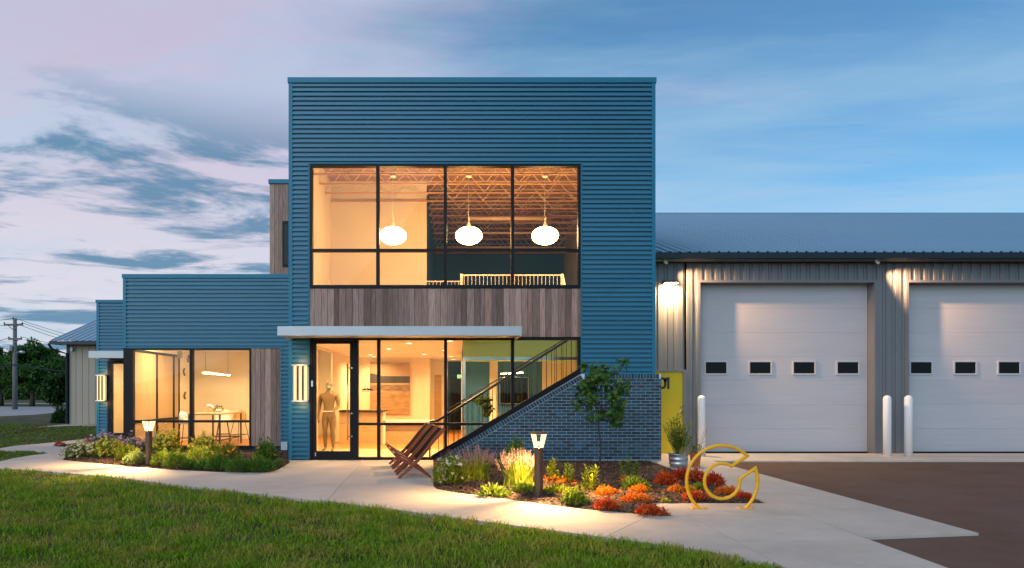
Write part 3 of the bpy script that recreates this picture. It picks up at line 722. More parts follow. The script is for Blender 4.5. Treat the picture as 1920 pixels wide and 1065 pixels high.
# stair: treads, stringer, hand rail and balusters
stair = build(MB().prism_xz([(-.62,.01),(-.3,.01),(3.9,slope(3.9)-.15),(3.9,slope(3.9)-.02),(-.62,.06)], .16, .20), 'staircase', M['black'], office)
for i in range(14):
    x = -.45 + i*.289; z = slope(x+.1)+.0
    build(MB().box(x, x+.30, .21, 1.32, z-.05, z), 'tread', M['oak'], stair)
hr = build(MB().tube([(PX(806,.3), .3, PZ(791,.3)), (PX(820,.3), .3, PZ(789,.3)), (PX(1062,.3), .3, PZ(639,.3)), (PX(1100,.3), .3, PZ(615.5,.3))], .03, 10).tube([(PX(806,.3), .3, PZ(791,.3)), (PX(806,.3), .3, .0)], .02, 8), 'hand_rail', M['black'], office, smooth=True)
zh = lambda x: PZ(789,.3) + (x - PX(820,.3))*.61
for i in range(31):
    x = -.45 + i*.11
    build(MB().tube([(x, .3, max(.02, slope(x)-.02)), (x, .3, zh(x))], .007, 5), 'baluster', M['black'], stair)
br = build(MB().tube([(-.35, 1.36, 1.02), (3.6, 1.36, 1.02+3.95*.60)], .014, 8), 'hand_rail', M['black'], office, smooth=True)
for i in range(20):
    x = -.3 + i*.2
    build(MB().tube([(x, 1.36, max(.02, slope(x)-.02)), (x, 1.36, 1.05+(x+.35)*.60)], .007, 5), 'baluster', M['black'], stair)

# ---- left wing (meeting room)
LY = 2.3; LX0 = PX(232,LY); LT = PZ(514.5,LY); LH = PZ(653,LY)
siding(LX0+.06, TX0, LH+.03, LT-.09, LY); xq0, xq1 = PX(470,LY), PX(526.5,LY)
siding(xq1+.03, TX0+.02, .12, LH+.03, LY)
trimbox(LX0, LX0+.08, LY-.045, LY+.1, LH, LT-.095, name='corner_trim'); trimbox(LX0-.02, TX0+.01, LY-.06, LY+.25, LT-.10, LT, name='coping')
trimbox(LX0+.08, xq1+.03, LY-.04, LY+.02, LH, LH+.03, name='head_trim'); trimbox(xq1, xq1+.03, LY-.04, LY+.02, .12, LH, name='jamb_trim')
planks(xq0+.01, xq1, .12, LH, LY-.02, .11, .15, seed=4)
wallbox(xq0, TX0+.02, LY+.03, LY+.10, 0, LT-.1, m='foundation', name='backing_wall'); wallbox(LX0+.02, xq0, LY+.03, LY+.10, LH+.03, LT-.1, m='foundation', name='backing_wall')
trimbox(LX0+.01, TX0, LY+.1, 12, LT-.5, LT-.4, name='roof_deck', m='gutter')
trimbox(LX0, TX0, LY+.02, LY+.12, -.2, .07, name='sill_wall', m='foundation')
# corner panel and front window
wx0, wx1 = PX(250,LY), PX(468,LY)
fw = build(MB().box(LX0+.003, wx0, LY-.03, LY+.10, .0, LH).box(wx0, wx1+.05, LY-.03, LY+.10, LH-.045, LH).box(wx0, wx1+.05, LY-.03, LY+.10, .07, .13).box(wx1, wx1+.05, LY-.03, LY+.10, .13, LH-.045), 'window', M['frame'], office)
xm = PX(359,LY); zt2 = PZ(790,LY)
build(MB().box(xm-.04, xm+.04, LY-.028, LY+.098, .13, LH-.045), 'mullion', M['frame'], fw)
for a, b in ((wx0, xm-.04), (xm+.04, wx1)):
    build(MB().box(a, b, LY-.026, LY+.096, zt2-.03, zt2+.03), 'transom', M['frame'], fw)
    pane(rect(a, b, .13, zt2-.03), LY+.03, fw); pane(rect(a, b, zt2+.03, LH-.045), LY+.03, fw)
# side window of the meeting room with drawn shades
SY1 = 5.5
sw = build(MB().box(LX0+.0, LX0+.12, LY+.10, SY1, LH-.06, LH).box(LX0, LX0+.12, LY+.10, SY1, 0, .10).box(LX0, LX0+.12, SY1-.06, SY1, .10, LH-.06).box(LX0, LX0+.12, 3.93, 4.01, .10, LH-.06).box(LX0, LX0+.12, 5.05, 5.13, .10, LH-.06).box(LX0+.001, LX0+.121, LY+.1, SY1-.06, .68, .75), 'side_window', M['frame'], office)
for a, b in ((LY+.12, 3.93), (4.01, 5.05), (5.13, 5.44)):
    build(MB().box(LX0+.05, LX0+.062, a, b, .10, .68), 'pane', M['glass'], sw); build(MB().box(LX0+.05, LX0+.062, a, b, .75, LH-.06), 'pane', M['glass'], sw)
    build(MB().box(LX0+.095, LX0+.10, a+.01, b-.01, .14, LH-.07), 'roller_shade', M['shade'], sw)
wallbox(LX0+.02, LX0+.12, SY1, 6.5, 0, 3.0); wallbox(LX0+.02, LX0+.12, LY+.1, SY1, LH, 3.0)
wallbox(LX0+.003, LX0+.018, LY+.1, 12, LH, LT-.1, m='siding', name='side_wall')
wallbox(LX0+.12, -5.0, 6.5, 6.6, 0, 3.0); wallbox(-5.06, -5.0, LY+.1, 6.5, 0, 3.0)
f(LX0+.12, TX0+.005, LY+.12, 3.6, -.2, .011); f(LX0+.12, TX0+.005, 3.6, 8.6, -.2, .012, m='floor_wood'); f(LX0+.12, TX0+.07, LY+.1, 8.6, 3.0, 3.06, name='ceiling', m='ceiling')
wallbox(-5.0, TX0+.05, 8.5, 8.6, 0, 3.0); wallbox(-5.06,-5.0,6.5,8.5,0,3.0); wallbox(-5.0, TX0+.07, LY+.101, LY+.16, 0, 3.0)
trimbox(PX(529,LY), PX(541,LY), LY-.12, LY-.03, PZ(843,LY), PZ(828,LY), name='meter_box', m='canopy')
build(MB().tube([(PX(535,LY), LY-.07, PZ(843,LY)), (PX(535,LY), LY-.07, -.05)], .018, 8), 'conduit', M['canopy'], office)
# ---- far left block with its door and small canopy
AY = 6.5; AX0 = PX(182,AY); AT = PZ(562.5,AY); AH = PZ(676,AY)
siding(AX0+.07, LX0+.02, AH, AT-.08, AY); xd = PX(203,AY)
siding(AX0+.07, xd-.01, .05, AH, AY)
trimbox(AX0, AX0+.085, AY-.045, AY+.1, .05, AT-.085, name='corner_trim'); trimbox(AX0-.02, LX0+.002, AY-.06, AY+.25, AT-.09, AT, name='coping')
wallbox(AX0+.02, AX0+.06, AY+.05, 12, 0, AT-.1, m='siding', name='side_wall'); wallbox(AX0, TX0, 12.0, 12.1, 0, AT-.1, m='siding', name='rear_wall')
wallbox(AX0+.06, xd, AY+.03, AY+.1, 0, AT-.1, m='foundation', name='backing_wall'); wallbox(xd, LX0, AY+.03, AY+.1, AH, AT-.1, m='foundation', name='backing_wall')
trimbox(AX0+.02, LX0+.01, AY+.1, 12, AT-.4, AT-.3, name='roof_deck', m='gutter')
xg = PX(210.5,AY)
sd = build(MB().box(xd, xg, AY-.03, AY+.09, 0, AH).box(LX0-.12, LX0+.0, AY-.03, AY+.09, 0, AH).box(xg, LX0-.12, AY-.03, AY+.09, AH-.10, AH).box(xg, LX0-.12, AY-.03, AY+.09, 0, .2), 'side_door', M['frame'], office)
pane(rect(xg, LX0-.12, .2, AH-.1), AY+.02, sd)
build(MB().box(PX(205,AY), PX(208.5,AY), AY-.06, AY-.031, PZ(733,AY), PZ(726,AY)), 'card_reader', M['black'], sd)
wallbox(AX0+.10, LX0+.02, 8.3, 8.4, 0, 3.0); wallbox(AX0+.062, AX0+.10, AY+.1, 8.4, 0, 3.0); f(AX0+.06, LX0+.02, AY+.1, 8.3, -.2, .012); f(AX0+.06, LX0+.02, AY+.1, 8.3, 3.0, 3.06, name='ceiling', m='ceiling')
c2 = build(MB().box(PX(166,AY-1.2), LX0+.25, AY-1.2, AY-1.14, PZ(671,AY-1.2), PZ(658,AY-1.2)).box(PX(166,AY-1.2), PX(166,AY-1.2)+.06, AY-1.14, AY-.05, PZ(671,AY-1.2)+.002, PZ(658,AY-1.2)-.002), 'canopy', M['canopy'], office)
build(MB().box(PX(166,AY-1.2)+.06, LX0-.003, AY-1.14, AY-.05, PZ(671,AY-1.2)+.04, PZ(658,AY-1.2)-.02), 'soffit', M['canopy'], c2)
# ---- cedar-clad upper storey behind the tower
UY = 5.0; UX0 = PX(506,UY); UT = PZ(337,UY)
planks(UX0, TX0+.2, 4.0, UT-.12, UY-.02, .12, .16, seed=9)
wallbox(UX0, TX0+.005, UY+.012, 12, 3.9, UT-.1, m='foundation', name='side_wall'); trimbox(UX0-.03, TX0+.004, UY-.06, 12.05, UT-.12, UT, name='coping')
uw = build(MB().box(PX(530,UY), TX0+.3, UY-.04, UY-.022, PZ(501,UY), PZ(415,UY)), 'window', M['frame'], office)
build(MB().box(PX(533.5,UY), TX0+.25, UY-.045, UY-.0405, PZ(496,UY), PZ(421,UY)), 'pane', M['darkglass'], uw)

# ================================================================== GARAGE
GYW = 1.6; GZE = 4.66; GDY = 1.85
garage = thing('garage_building', 'long grey metal garage with two white overhead doors beside the office', 'building', (10, GYW, 0))
def gp(mb, name, m, parent=garage, **k): return build(mb, name, M[m], parent, **k)
doors = [(PX(1312,GYW), PX(1638,GYW)), (PX(1702,GYW), PX(1702,GYW)+4.225), (PX(1702,GYW)+5.05, PX(1702,GYW)+9.275)]
DZ = PZ(530,GYW)
GX0, GX1 = TX1 + .002, doors[2][1] + 14
ydx = PX(1283,GYW); YDZ = PZ(697,GYW)
def ribwall(x0, x1, z0, z1):
    return siding(z0, z1, x0, x1, GYW, garage, 'x', 'wall_panel', 'tan', .2305, .026)
# vertical-rib sheets: the generator swaps axes, so heights come first
ribwall(GX0, ydx, YDZ+.05, GZE); ribwall(ydx+.05, doors[0][0]-.06, 0, GZE)
for i, (a, b) in enumerate(doors):
    ribwall(a-.06, b+.06, DZ+.06, GZE)
    ribwall(b+.06, (doors[i+1][0]-.06) if i < 2 else GX1, 0, GZE)
    gd = gp(MB().box(a-.06, a, GYW-.045, GDY+.06, 0, DZ+.06).box(b, b+.06, GYW-.045, GDY+.06, 0, DZ+.06).box(a, b, GYW-.045, GDY+.06, DZ, DZ+.06), 'garage_door', 'tan')
    nsec = 7; h = DZ/nsec
    for k in range(nsec):
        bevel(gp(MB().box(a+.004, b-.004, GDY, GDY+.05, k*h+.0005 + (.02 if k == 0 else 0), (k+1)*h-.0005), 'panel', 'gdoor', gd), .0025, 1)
    gp(MB().box(a+.004, b-.004, GDY-.004, GDY+.04, .0, .022), 'bottom_seal', 'black', gd)
    for wx in (.485, 1.575, 2.655, 3.735):
        x = a + wx; z0, z1 = PZ(701,GDY), PZ(678,GDY)
        fr = MB().box(x-.29, x+.29, GDY-.02, GDY-.001, z0-.025, z0+.012).box(x-.29, x+.29, GDY-.02, GDY-.001, z1-.012, z1+.025).box(x-.29, x-.255, GDY-.02, GDY-.001, z0+.012, z1-.012).box(x+.255, x+.29, GDY-.02, GDY-.001, z0+.012, z1-.012)
        gp(fr, 'window_frame', 'gframe', gd); gp(MB().box(x-.255, x+.255, GDY-.009, GDY-.004, z0+.012, z1-.012), 'pane', 'darkglass', gd)
# interior backing, ends
gp(MB().box(GX0+.01, ydx, GYW+.035, GYW+.1, YDZ, GZE), 'backing_wall', 'gutter')
gp(MB().box(GX0+.01, GX1-.01, GYW+.3, GYW+.4, 0, GZE+.1), 'backing_wall', 'gutter')
SL = .333; EY = GYW-.40; EZ = PZ(473.5, EY); RD = 12.6
gp(MB().prism_yz([(GYW+.03,0),(GYW+2*RD-.9,0),(GYW+2*RD-.9,EZ-.1),(EY+RD,EZ+SL*RD-.1),(GYW+.03,EZ-.02)], GX1, GX1+.05), 'end_wall', 'tan')
gp(MB().prism_yz([(GYW+.45,0),(GYW+2*RD-.9,0),(GYW+2*RD-.9,EZ-.1),(EY+RD,EZ+SL*RD-.1),(GYW+.45,EZ-.02)], GX0+.012, GX0+.05), 'end_wall', 'tan')
# yellow door with its number
yd = gp(MB().box(GX0+.003, ydx-.04, GYW-.005, GYW+.03, .01, YDZ), 'door', 'yellow_door')
gp(MB().box(GX0+.003, ydx+.05, GYW-.05, GYW+.032, YDZ, YDZ+.05).box(ydx-.04, ydx+.05, GYW-.05, GYW+.032, 0, YDZ-.0), 'door_frame', 'tan', yd)
DYD = GYW-.005
def ring(cx, cz, rx, rz, t, y0, y1, n=36):
    mb = MB(); vs = []
    for k in range(n):
        a = 2*math.pi*k/n; c_, s_ = math.cos(a), math.sin(a)
        sup = lambda v: math.copysign(abs(v)**.8, v)
        for q in (0, 1):
            for y in (y0, y1): vs.append((cx+sup(c_)*(rx-q*t), y, cz+sup(s_)*(rz-q*t)))
    fs = []
    for k in range(n):
        a = k*4; b = ((k+1) % n)*4; fs += [(a, b, b+2, a+2), (a, a+1, b+1, b), (a+2, b+2, b+3, a+3)]
    return mb.add(vs, fs)
zt_, zb_ = PZ(707.5,GYW), PZ(729.5,GYW); x1r = PX(1255.2,GYW); tk = .058
gp(MB().box(x1r-tk, x1r, DYD-.004, DYD-.001, zb_, zt_).prism_xz([(x1r-tk, zt_), (x1r-tk, zt_-.085), (x1r-.135, zt_-.145), (x1r-.135, zt_-.075), (x1r-tk-.03, zt_)], DYD-.004, DYD-.001), 'numeral_one', 'print', yd)
gp(ring(PX(1241.5,GYW), (zt_+zb_)/2, .105, (zt_-zb_)/2, .055, DYD-.004, DYD-.001), 'numeral_zero', 'print', yd)
hx, hz = PX(1277,GYW), PZ(772.5,GYW)
gp(MB().tube([(hx, DYD, hz), (hx, DYD-.03, hz)], .032, 14).tube([(hx, DYD-.05, hz), (hx-.11, DYD-.055, hz-.01)], .012, 8).tube([(hx, DYD-.03, hz), (hx, DYD-.055, hz)], .013, 8), 'handle', 'chrome', yd, smooth=True)
gp(MB().tube([(hx, DYD, PZ(761,GYW)), (hx, DYD-.035, PZ(761,GYW))], .028, 14), 'deadbolt', 'chrome', yd, smooth=True)
# roof sheets with their ribs, ridge, eaves
pitch = .2305; nrib = 4; sheetw = pitch*nrib
prof = [(0,.03),(.018,.03),(.038,0),(pitch*.5-.02,0),(pitch*.5,.006),(pitch*.5+.02,0),(pitch-.038,0),(pitch-.018,.03)]
cs = [(k*pitch + a, h) for k in range(nrib) for a, h in prof] + [(sheetw, .03)]
vs_ = []
for x, h in cs: vs_ += [(x, 0, h), (x, RD, h + SL*RD)]
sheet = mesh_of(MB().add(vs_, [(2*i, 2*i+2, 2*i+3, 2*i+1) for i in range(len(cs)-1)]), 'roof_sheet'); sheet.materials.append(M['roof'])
x = GX0 + .01
while x < GX1 + .3:
    o = bpy.data.objects.new('roof_sheet', sheet); C.objects.link(o); o.parent = garage; o.location = (x-10, EY-.02-GYW, EZ); x += sheetw
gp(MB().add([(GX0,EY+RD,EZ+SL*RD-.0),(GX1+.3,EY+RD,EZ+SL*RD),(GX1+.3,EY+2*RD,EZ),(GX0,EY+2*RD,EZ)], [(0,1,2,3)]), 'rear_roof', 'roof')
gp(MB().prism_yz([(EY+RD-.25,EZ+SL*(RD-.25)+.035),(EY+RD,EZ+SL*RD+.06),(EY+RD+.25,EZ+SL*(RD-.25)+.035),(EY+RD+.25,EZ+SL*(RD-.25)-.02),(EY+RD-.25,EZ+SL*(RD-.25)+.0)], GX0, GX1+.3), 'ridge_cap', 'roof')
gp(MB().box(GX0+.003, GX1+.3, EY-.10, EY+.02, EZ-.15, EZ-.012), 'gutter', 'gutter')
gp(MB().box(GX0+.003, GX1+.3, EY+.021, GYW+.06, EZ-.16, EZ-.13), 'soffit', 'tan')
gp(MB().box(GX0+.003, GX1+.3, GYW-.06, GYW-.033, GZE-.05, EZ-.16), 'eave_trim', 'gutter')

# ================================================================== LAMPS
# wall pack over the yellow door
lx, lz = PX(1254,GYW), PZ(533,GYW)
wp = thing('wall_light', 'lit wall pack light above the yellow door', 'wall light', (lx, GYW-.03, lz))
build(MB().prism_yz([(0,.08),(-.06,.08),(-.24,.03),(-.24,.0),(-.03,.0),(0,-.02)], -.16, .16), 'housing', M['bronze'], wp, local=True)
build(MB().box(-.14, .14, -.225, -.05, -.014, -.001), 'lens', M['pack'], wp, local=True)
area_light('lamp', (lx, GYW-.15, lz-.03), .14, 190, wp, (1.0,.62,.26), 175)
# soffit floods beside each door
for i, (a, b) in enumerate(doors[:2]):
    fx = a - .93; fl = thing('flood_light', ['small soffit flood light left of the first garage door', 'small soffit flood light on the pier between the garage doors'][i], 'flood light', (fx, GYW-.293, EZ-.16), group='soffit flood lights')
    build(MB().tube([(0,0,0),(0,0,-.015)], .04, 14), 'mount', M['white'], fl, local=True)
    build(MB().tube([(0,0,-.015),(0,-.0,-.045)], .012, 8), 'stem', M['white'], fl, local=True)
    build(MB().tube([(-.03,-.0,-.03),(.03,-.0,-.06),(.05,-.0,-.07)], [.022,.034,.036], 12), 'head', M['white'], fl, local=True, smooth=True)
    l = bpy.data.lights.new('lamp', 'SPOT'); l.energy = 1000; l.color = (1.0,.54,.25); l.spot_size = R(56); l.spot_blend = 1.0; l.shadow_soft_size = .025
    lo = bpy.data.objects.new('lamp', l); C.objects.link(lo); lo.parent = fl; lo.location = (.075, 0, -.085)
    lo.rotation_euler = Vector((2.0, .36, -1.12)).to_track_quat('-Z', 'Y').to_euler()
# bollard lamps in the beds
def bollard_lamp(loc, label):
    t = thing('bollard_light', label, 'bollard light', loc, .0, 'bronze bollard lights in the garden beds')
    mb = MB(); prof = []
    post = build(MB().tube([(0,0,-.15),(0,0,.70)], .062, 20), 'post', M['bronze'], t, local=True); smooth_by_angle(post)
    build(MB().lathe([(.070,.695),(.070,.705),(.0,.705)], 20), 'collar', M['bronze'], t, local=True)
    # four glowing blades flare from the post to the hood, open between
    for k in range(4):
        a = math.pi/4 + k*math.pi/2; c, s = math.cos(a), math.sin(a); n = Vector((-s, c, 0))*.020
        p = [Vector((c*.045, s*.045, .705)), Vector((c*.066, s*.066, .705)), Vector((c*.125, s*.125, .895)), Vector((c*.085, s*.085, .895))]
        build(MB().add([q+n for q in p] + [q-n for q in p], [(0,1,2,3),(7,6,5,4),(0,4,5,1),(1,5,6,2),(2,6,7,3),(3,7,4,0)]), 'lens', M['lens'], t, local=True)
    build(MB().lathe([(.0,.70),(.022,.71),(.026,.76),(.0,.78)], 12), 'reflector', M['chrome'], t, local=True, smooth=True)
    l = bpy.data.lights.new('lamp', 'SPOT'); l.energy = 780; l.color = (1.0,.58,.22); l.shadow_soft_size = .03; l.spot_size = R(158); l.spot_blend = .35
    lo = bpy.data.objects.new('lamp', l); C.objects.link(lo); lo.parent = t; lo.location = (0, 0, .875)
    build(MB().lathe([(.118,.896),(.126,.900),(.124,.910),(.09,.924),(.04,.931),(.0,.932)], 28), 'hood', M['bronze'], t, local=True, smooth=True)
    return t
b1 = G(1010,932); b2 = G(279,872.5)
l1 = bollard_lamp((b1[0], b1[1], .0), 'lit bollard light in the garden bed beside the fountain grass')
l2 = dup(l1, (b2[0], b2[1], .0), 0, 'lit bollard light in the flower bed before the meeting room window')
# wall sconces
def sconce(x0, x1, z0, z1, y, label):
    t = thing('wall_sconce', label, 'wall light', ((x0+x1)/2, y, z0)); w = (x1-x0)/2; h = z1-z0
    build(MB().box(-w, w, -.04, -.001, 0, h), 'back_plate', M['canopy'], t, local=True)
    for z in (0, h-.03): build(MB().box(-w, w, -.15, -.04, z, z+.03), 'end_cap', M['canopy'], t, local=True)
    for q in (-.62, .05, .68): build(MB().tube([(q*w, -.095, .03), (q*w, -.095, h-.03)], .024 if q else .03, 12), 'tube', M['sconce'], t, local=True, smooth=True)
    for z_ in (-.07, h+.07):
        l = bpy.data.lights.new('lamp', 'POINT'); l.energy = 4; l.color = (1.0,.46,.15); l.shadow_soft_size = .10
        lo = bpy.data.objects.new('lamp', l); C.objects.link(lo); lo.parent = t; lo.location = (0, -.24, z_)
    for q in (-.28, .38): build(MB().box(q*w-.018, q*w+.018, -.15, -.135, .03, h-.03), 'slat', M['bronze'], t, local=True)
    return t
sconce(PX(550.5,0), PX(580,0), PZ(753,0), PZ(684,0), -.03, 'lit tube sconce on the teal wall left of the glass entrance door')
sconce(PX(183.5,AY)+.02, PX(202.5,AY), PZ(752,AY), PZ(703,AY), AY-.05, 'lit tube sconce on the far left teal wall by the side door')
# pendants upstairs
pend = None
for i, px in enumerate((737.5, 879, 1021.5)):
    lab = ['lit oval pendant hanging in the second upper pane, leftmost of three', 'lit oval pendant, middle of the three behind the upper window', 'lit oval pendant, rightmost of the three behind the upper window'][i]
    loc = (PX(px,1.9), 1.84, PZ(443,1.9))
    if pend is None:
        pend = thing('pendant_lamp', lab, 'pendant lamp', loc, 0, 'oval pendants in the upper room')
        pr = [(.33*math.sqrt(max(0, 1-(t)**2)), .215*t) for t in [-1,-.97,-.9,-.75,-.5,-.25,0,.25,.5,.75,.88,.94]]
        build(MB().lathe(pr, 32), 'shade', M['pendant'], pend, local=True, smooth=True)
        build(MB().lathe([(.112,.200),(.075,.23),(.045,.27),(.026,.32),(.014,.36),(.008,.38)], 20), 'neck', M['steel'], pend, local=True, smooth=True)
        build(MB().tube([(0,0,.38),(.004,0,.44),(-.018,0,.56),(.0,0,.7),(-.01,0,1.0),(0,0,1.505)], .006, 6), 'cord', M['white'], pend, local=True, smooth=True)
        build(MB().lathe([(.0,1.52),(.07,1.50),(.075,1.46),(.05,1.44),(.0,1.44)], 18), 'canopy', M['white'], pend, local=True, smooth=True)
    else: dup(pend, loc, 0, lab)
# recessed downlights
def downlight(px, py, zc, watts, label, grp):
    d = (zc-CAM_H)*F/(VY-py); x = (px-VX)*d/F; y = d - CAM_D
    downlight_at(x, y, zc, watts, label, grp)
def downlight_at(x, y, zc, watts, label, grp='recessed ceiling downlights'):
    t = thing('ceiling_light', label, 'ceiling light', (x, y, zc), 0, grp)
    build(MB().lathe([(.085,-.001),(.085,-.008),(.07,-.008),(.07,-.001)], 20), 'trim_ring', M['white'], t, local=True)
    build(MB().lathe([(.069,-.003),(.069,-.005),(.0,-.005)], 18), 'lens', M['can'], t, local=True)
    area_light('lamp', (x, y, zc-.012), .12, watts*1.8, t, WARM, 150)
g_ = 'recessed ceiling downlights'
for px, py, w, lb in ((694,665,34,'round downlight over the desk, left of the painting'), (701,668.6,26,'round downlight just above the painting'), (796,664,34,'round downlight over the lobby right of the painting'),
        (846,668,20,'first of three downlights leading to the exit corridor'), (850,674,14,'second of three downlights leading to the exit corridor'), (857,680,10,'last of three downlights near the exit sign')):
    downlight(px, py, ZC, w, lb, g_)
for x, y, w, lb in ((-2.6,1.6,42,'round downlight behind the entrance door'), (-1.2,1.5,42,'round downlight above the lobby near the glass'), (-1.9,3.6,40,'round downlight in front of the reception desk'),(-.4,4.2,34,'round downlight beside the glass partition'), (-.2,.8,120,'added downlight at the foot of the stair, brightening the green bulkhead')):  # the stair-foot downlight is added to brighten the green bulkhead
    downlight_at(x, y, ZC, w, lb)
for px, py, lb in ((895,673,'nearer downlight in the glass meeting room'), (900,679.5,'farther downlight in the glass meeting room')): downlight(px, py, 2.42, 50, lb, g_)
downlight_at(2.2, 3.4, 2.42, 60, 'downlight over the screen in the glass meeting room')
downlight_at(-4.4, 3.6, 3.0, 40, 'downlight in the passage behind the mannequin'); downlight_at(-9.6, 7.3, 3.0, 60, 'downlight inside the far left side door')
downlight_at(-4.4, 6.4, 3.0, 30, 'downlight at the back of the passage behind the mannequin')
downlight_at(-7.6, 3.4, 3.0, 55, 'downlight by the window of the corner meeting room'); downlight_at(-5.8, 3.4, 3.0, 55, 'downlight near the cedar boards in the corner meeting room')
# linear pendants
def linear(a, b, zc, label, watts):
    t = thing('linear_pendant', label, 'pendant lamp', ((a[0]+b[0])/2, (a[1]+b[1])/2, a[2])); o = Vector(t.location)
    A = Vector(a) - o; B = Vector(b) - o
    build(MB().bar(A+Vector((0,0,.025)), B+Vector((0,0,.025)), .06, .035), 'housing', M['white'], t, local=True)
    build(MB().bar(A, B, .052, .022), 'diffuser', M['tube'], t, local=True)
    for q in (.06, .94):
        p = A + (B-A)*q; build(MB().tube([p+Vector((0,0,.04)), p+Vector((.01,0,.2)), (p.x, p.y, zc-o.z)], .005, 5), 'cord', M['black'], t, local=True)
linear((-6.78, 3.15, 2.0), (-7.02, 5.9, 2.0), 3.0, 'glowing linear pendant over the bar table in the corner meeting room', 0)
linear((1.15, 3.6, 1.98), (1.75, 3.75, 2.02), 2.42, 'glowing linear pendant in the glass meeting room behind the stair', 0)

# ================================================================== FURNITURE INSIDE
desk = thing('reception_desk', 'long reception desk with dark top edge and lower counter in the lobby', 'desk', (-2.2, 4.7, .012))
for b, n, m in (((-3.42,-2.16,4.52,5.2,.012,.93),'cabinet','oak'), ((-3.42,-2.10,4.44,5.25,.93,.965),'top','black'), ((-2.16,-.78,4.62,5.2,.012,.36),'low_cabinet','oak'), ((-2.16,-.82,4.72,5.15,.36,.62),'recess_panel','shade'), ((-2.16,-.70,4.5,5.3,.62,.665),'counter','wall'), ((-2.17,-2.09,4.5,4.515,.012,.93),'end_panel','wall')):
    build(MB().box(*b), n, M[m], desk)
build(MB().box(-3.40,-2.20,4.508,4.518,.60,.90), 'shadow_panel', M['shade'], desk)  # darker tan sheet painted in for the shadowed recess under the desk top
pic = thing('painting', 'large abstract canvas with a dark hill band on the lobby back wall', 'painting', (-2.36, 8.45, .74))
px0, px1 = PX(694,8.42), PX(768.5,8.42); Z = lambda py: PZ(py, 8.42)
M['cv1'] = mat('canvas_upper', (.40,.29,.20), .8, var=.22, vs=2); M['cv2'] = mat('canvas_dark_band', (.045,.04,.045), .7, var=.45, vs=4, stretch=(1,1,3)); M['cv3'] = mat('canvas_lower', (.33,.22,.125), .8, var=.35, vs=3, stretch=(1,1,4), bump=.4, bs=12); M['cv4'] = mat('canvas_surf', (.19,.125,.08), .8, var=.7, vs=5, stretch=(1,1,5))
build(MB().box(px0, px1, 8.42, 8.485, Z(776), Z(680)), 'canvas', M['cv1'], pic)
build(MB().prism_xz([(px0,Z(718.5)),(px1,Z(718)),(px1,Z(705.5)),(px0+.42,Z(705)),(px0+.2,Z(702)),(px0+.06,Z(700)),(px0,Z(701))], 8.413, 8.419), 'dark_band', M['cv2'], pic, tri=True)
build(MB().box(px0, px1, 8.412, 8.418, Z(776), Z(733)), 'lower_field', M['cv3'], pic); build(MB().box(px0, px1, 8.4135, 8.4195, Z(732.5), Z(721.5)), 'surf_band', M['cv4'], pic)
tv = thing('wall_screen', 'dark wall screen in a pale frame inside the glass meeting room', 'screen', (1.9, 5.9, 1.0))
tx0, tx1 = PX(938,5.85), PX(990,5.85)
build(MB().box(tx0, tx1, 5.86, 5.935, PZ(756,5.85), PZ(708,5.85)), 'screen', M['darkglass'], tv)
build(MB().box(tx0-.02, tx1+.02, 5.875, 5.93, PZ(756,5.85)-.02, PZ(708,5.85)+.02), 'bezel', M['chrome'], tv)
ex = thing('exit_sign', 'small green lit exit sign hanging in the corridor', 'sign', (PX(865,11.6), 11.6, PZ(706,11.6)))
build(MB().box(-.16,.16,-.02,.02,-.09,.09), 'housing', M['white'], ex, local=True)
def letters(txt, size, m, parent, loc, name='lettering'):
    cu = bpy.data.curves.new('text', 'FONT'); cu.body = txt; cu.size = size; cu.align_x = 'CENTER'; cu.align_y = 'CENTER'; cu.extrude = .001
    to = bpy.data.objects.new('text', cu); C.objects.link(to); bpy.context.view_layer.update()
    me = bpy.data.meshes.new_from_object(to.evaluated_get(bpy.context.evaluated_depsgraph_get())); bpy.data.objects.remove(to)
    me.materials.clear(); me.materials.append(m); me.transform(Matrix.Rotation(R(90), 4, 'X'))
    o = bpy.data.objects.new(name, me); C.objects.link(o); o.parent = parent; o.location = loc
letters('EXIT', .15, M['exit'], ex, (0, -.024, 0))
build(MB().tube([(0,0,.09),(0,0,ZC-ex.location.z)], .01, 6), 'stem', M['white'], ex, local=True)

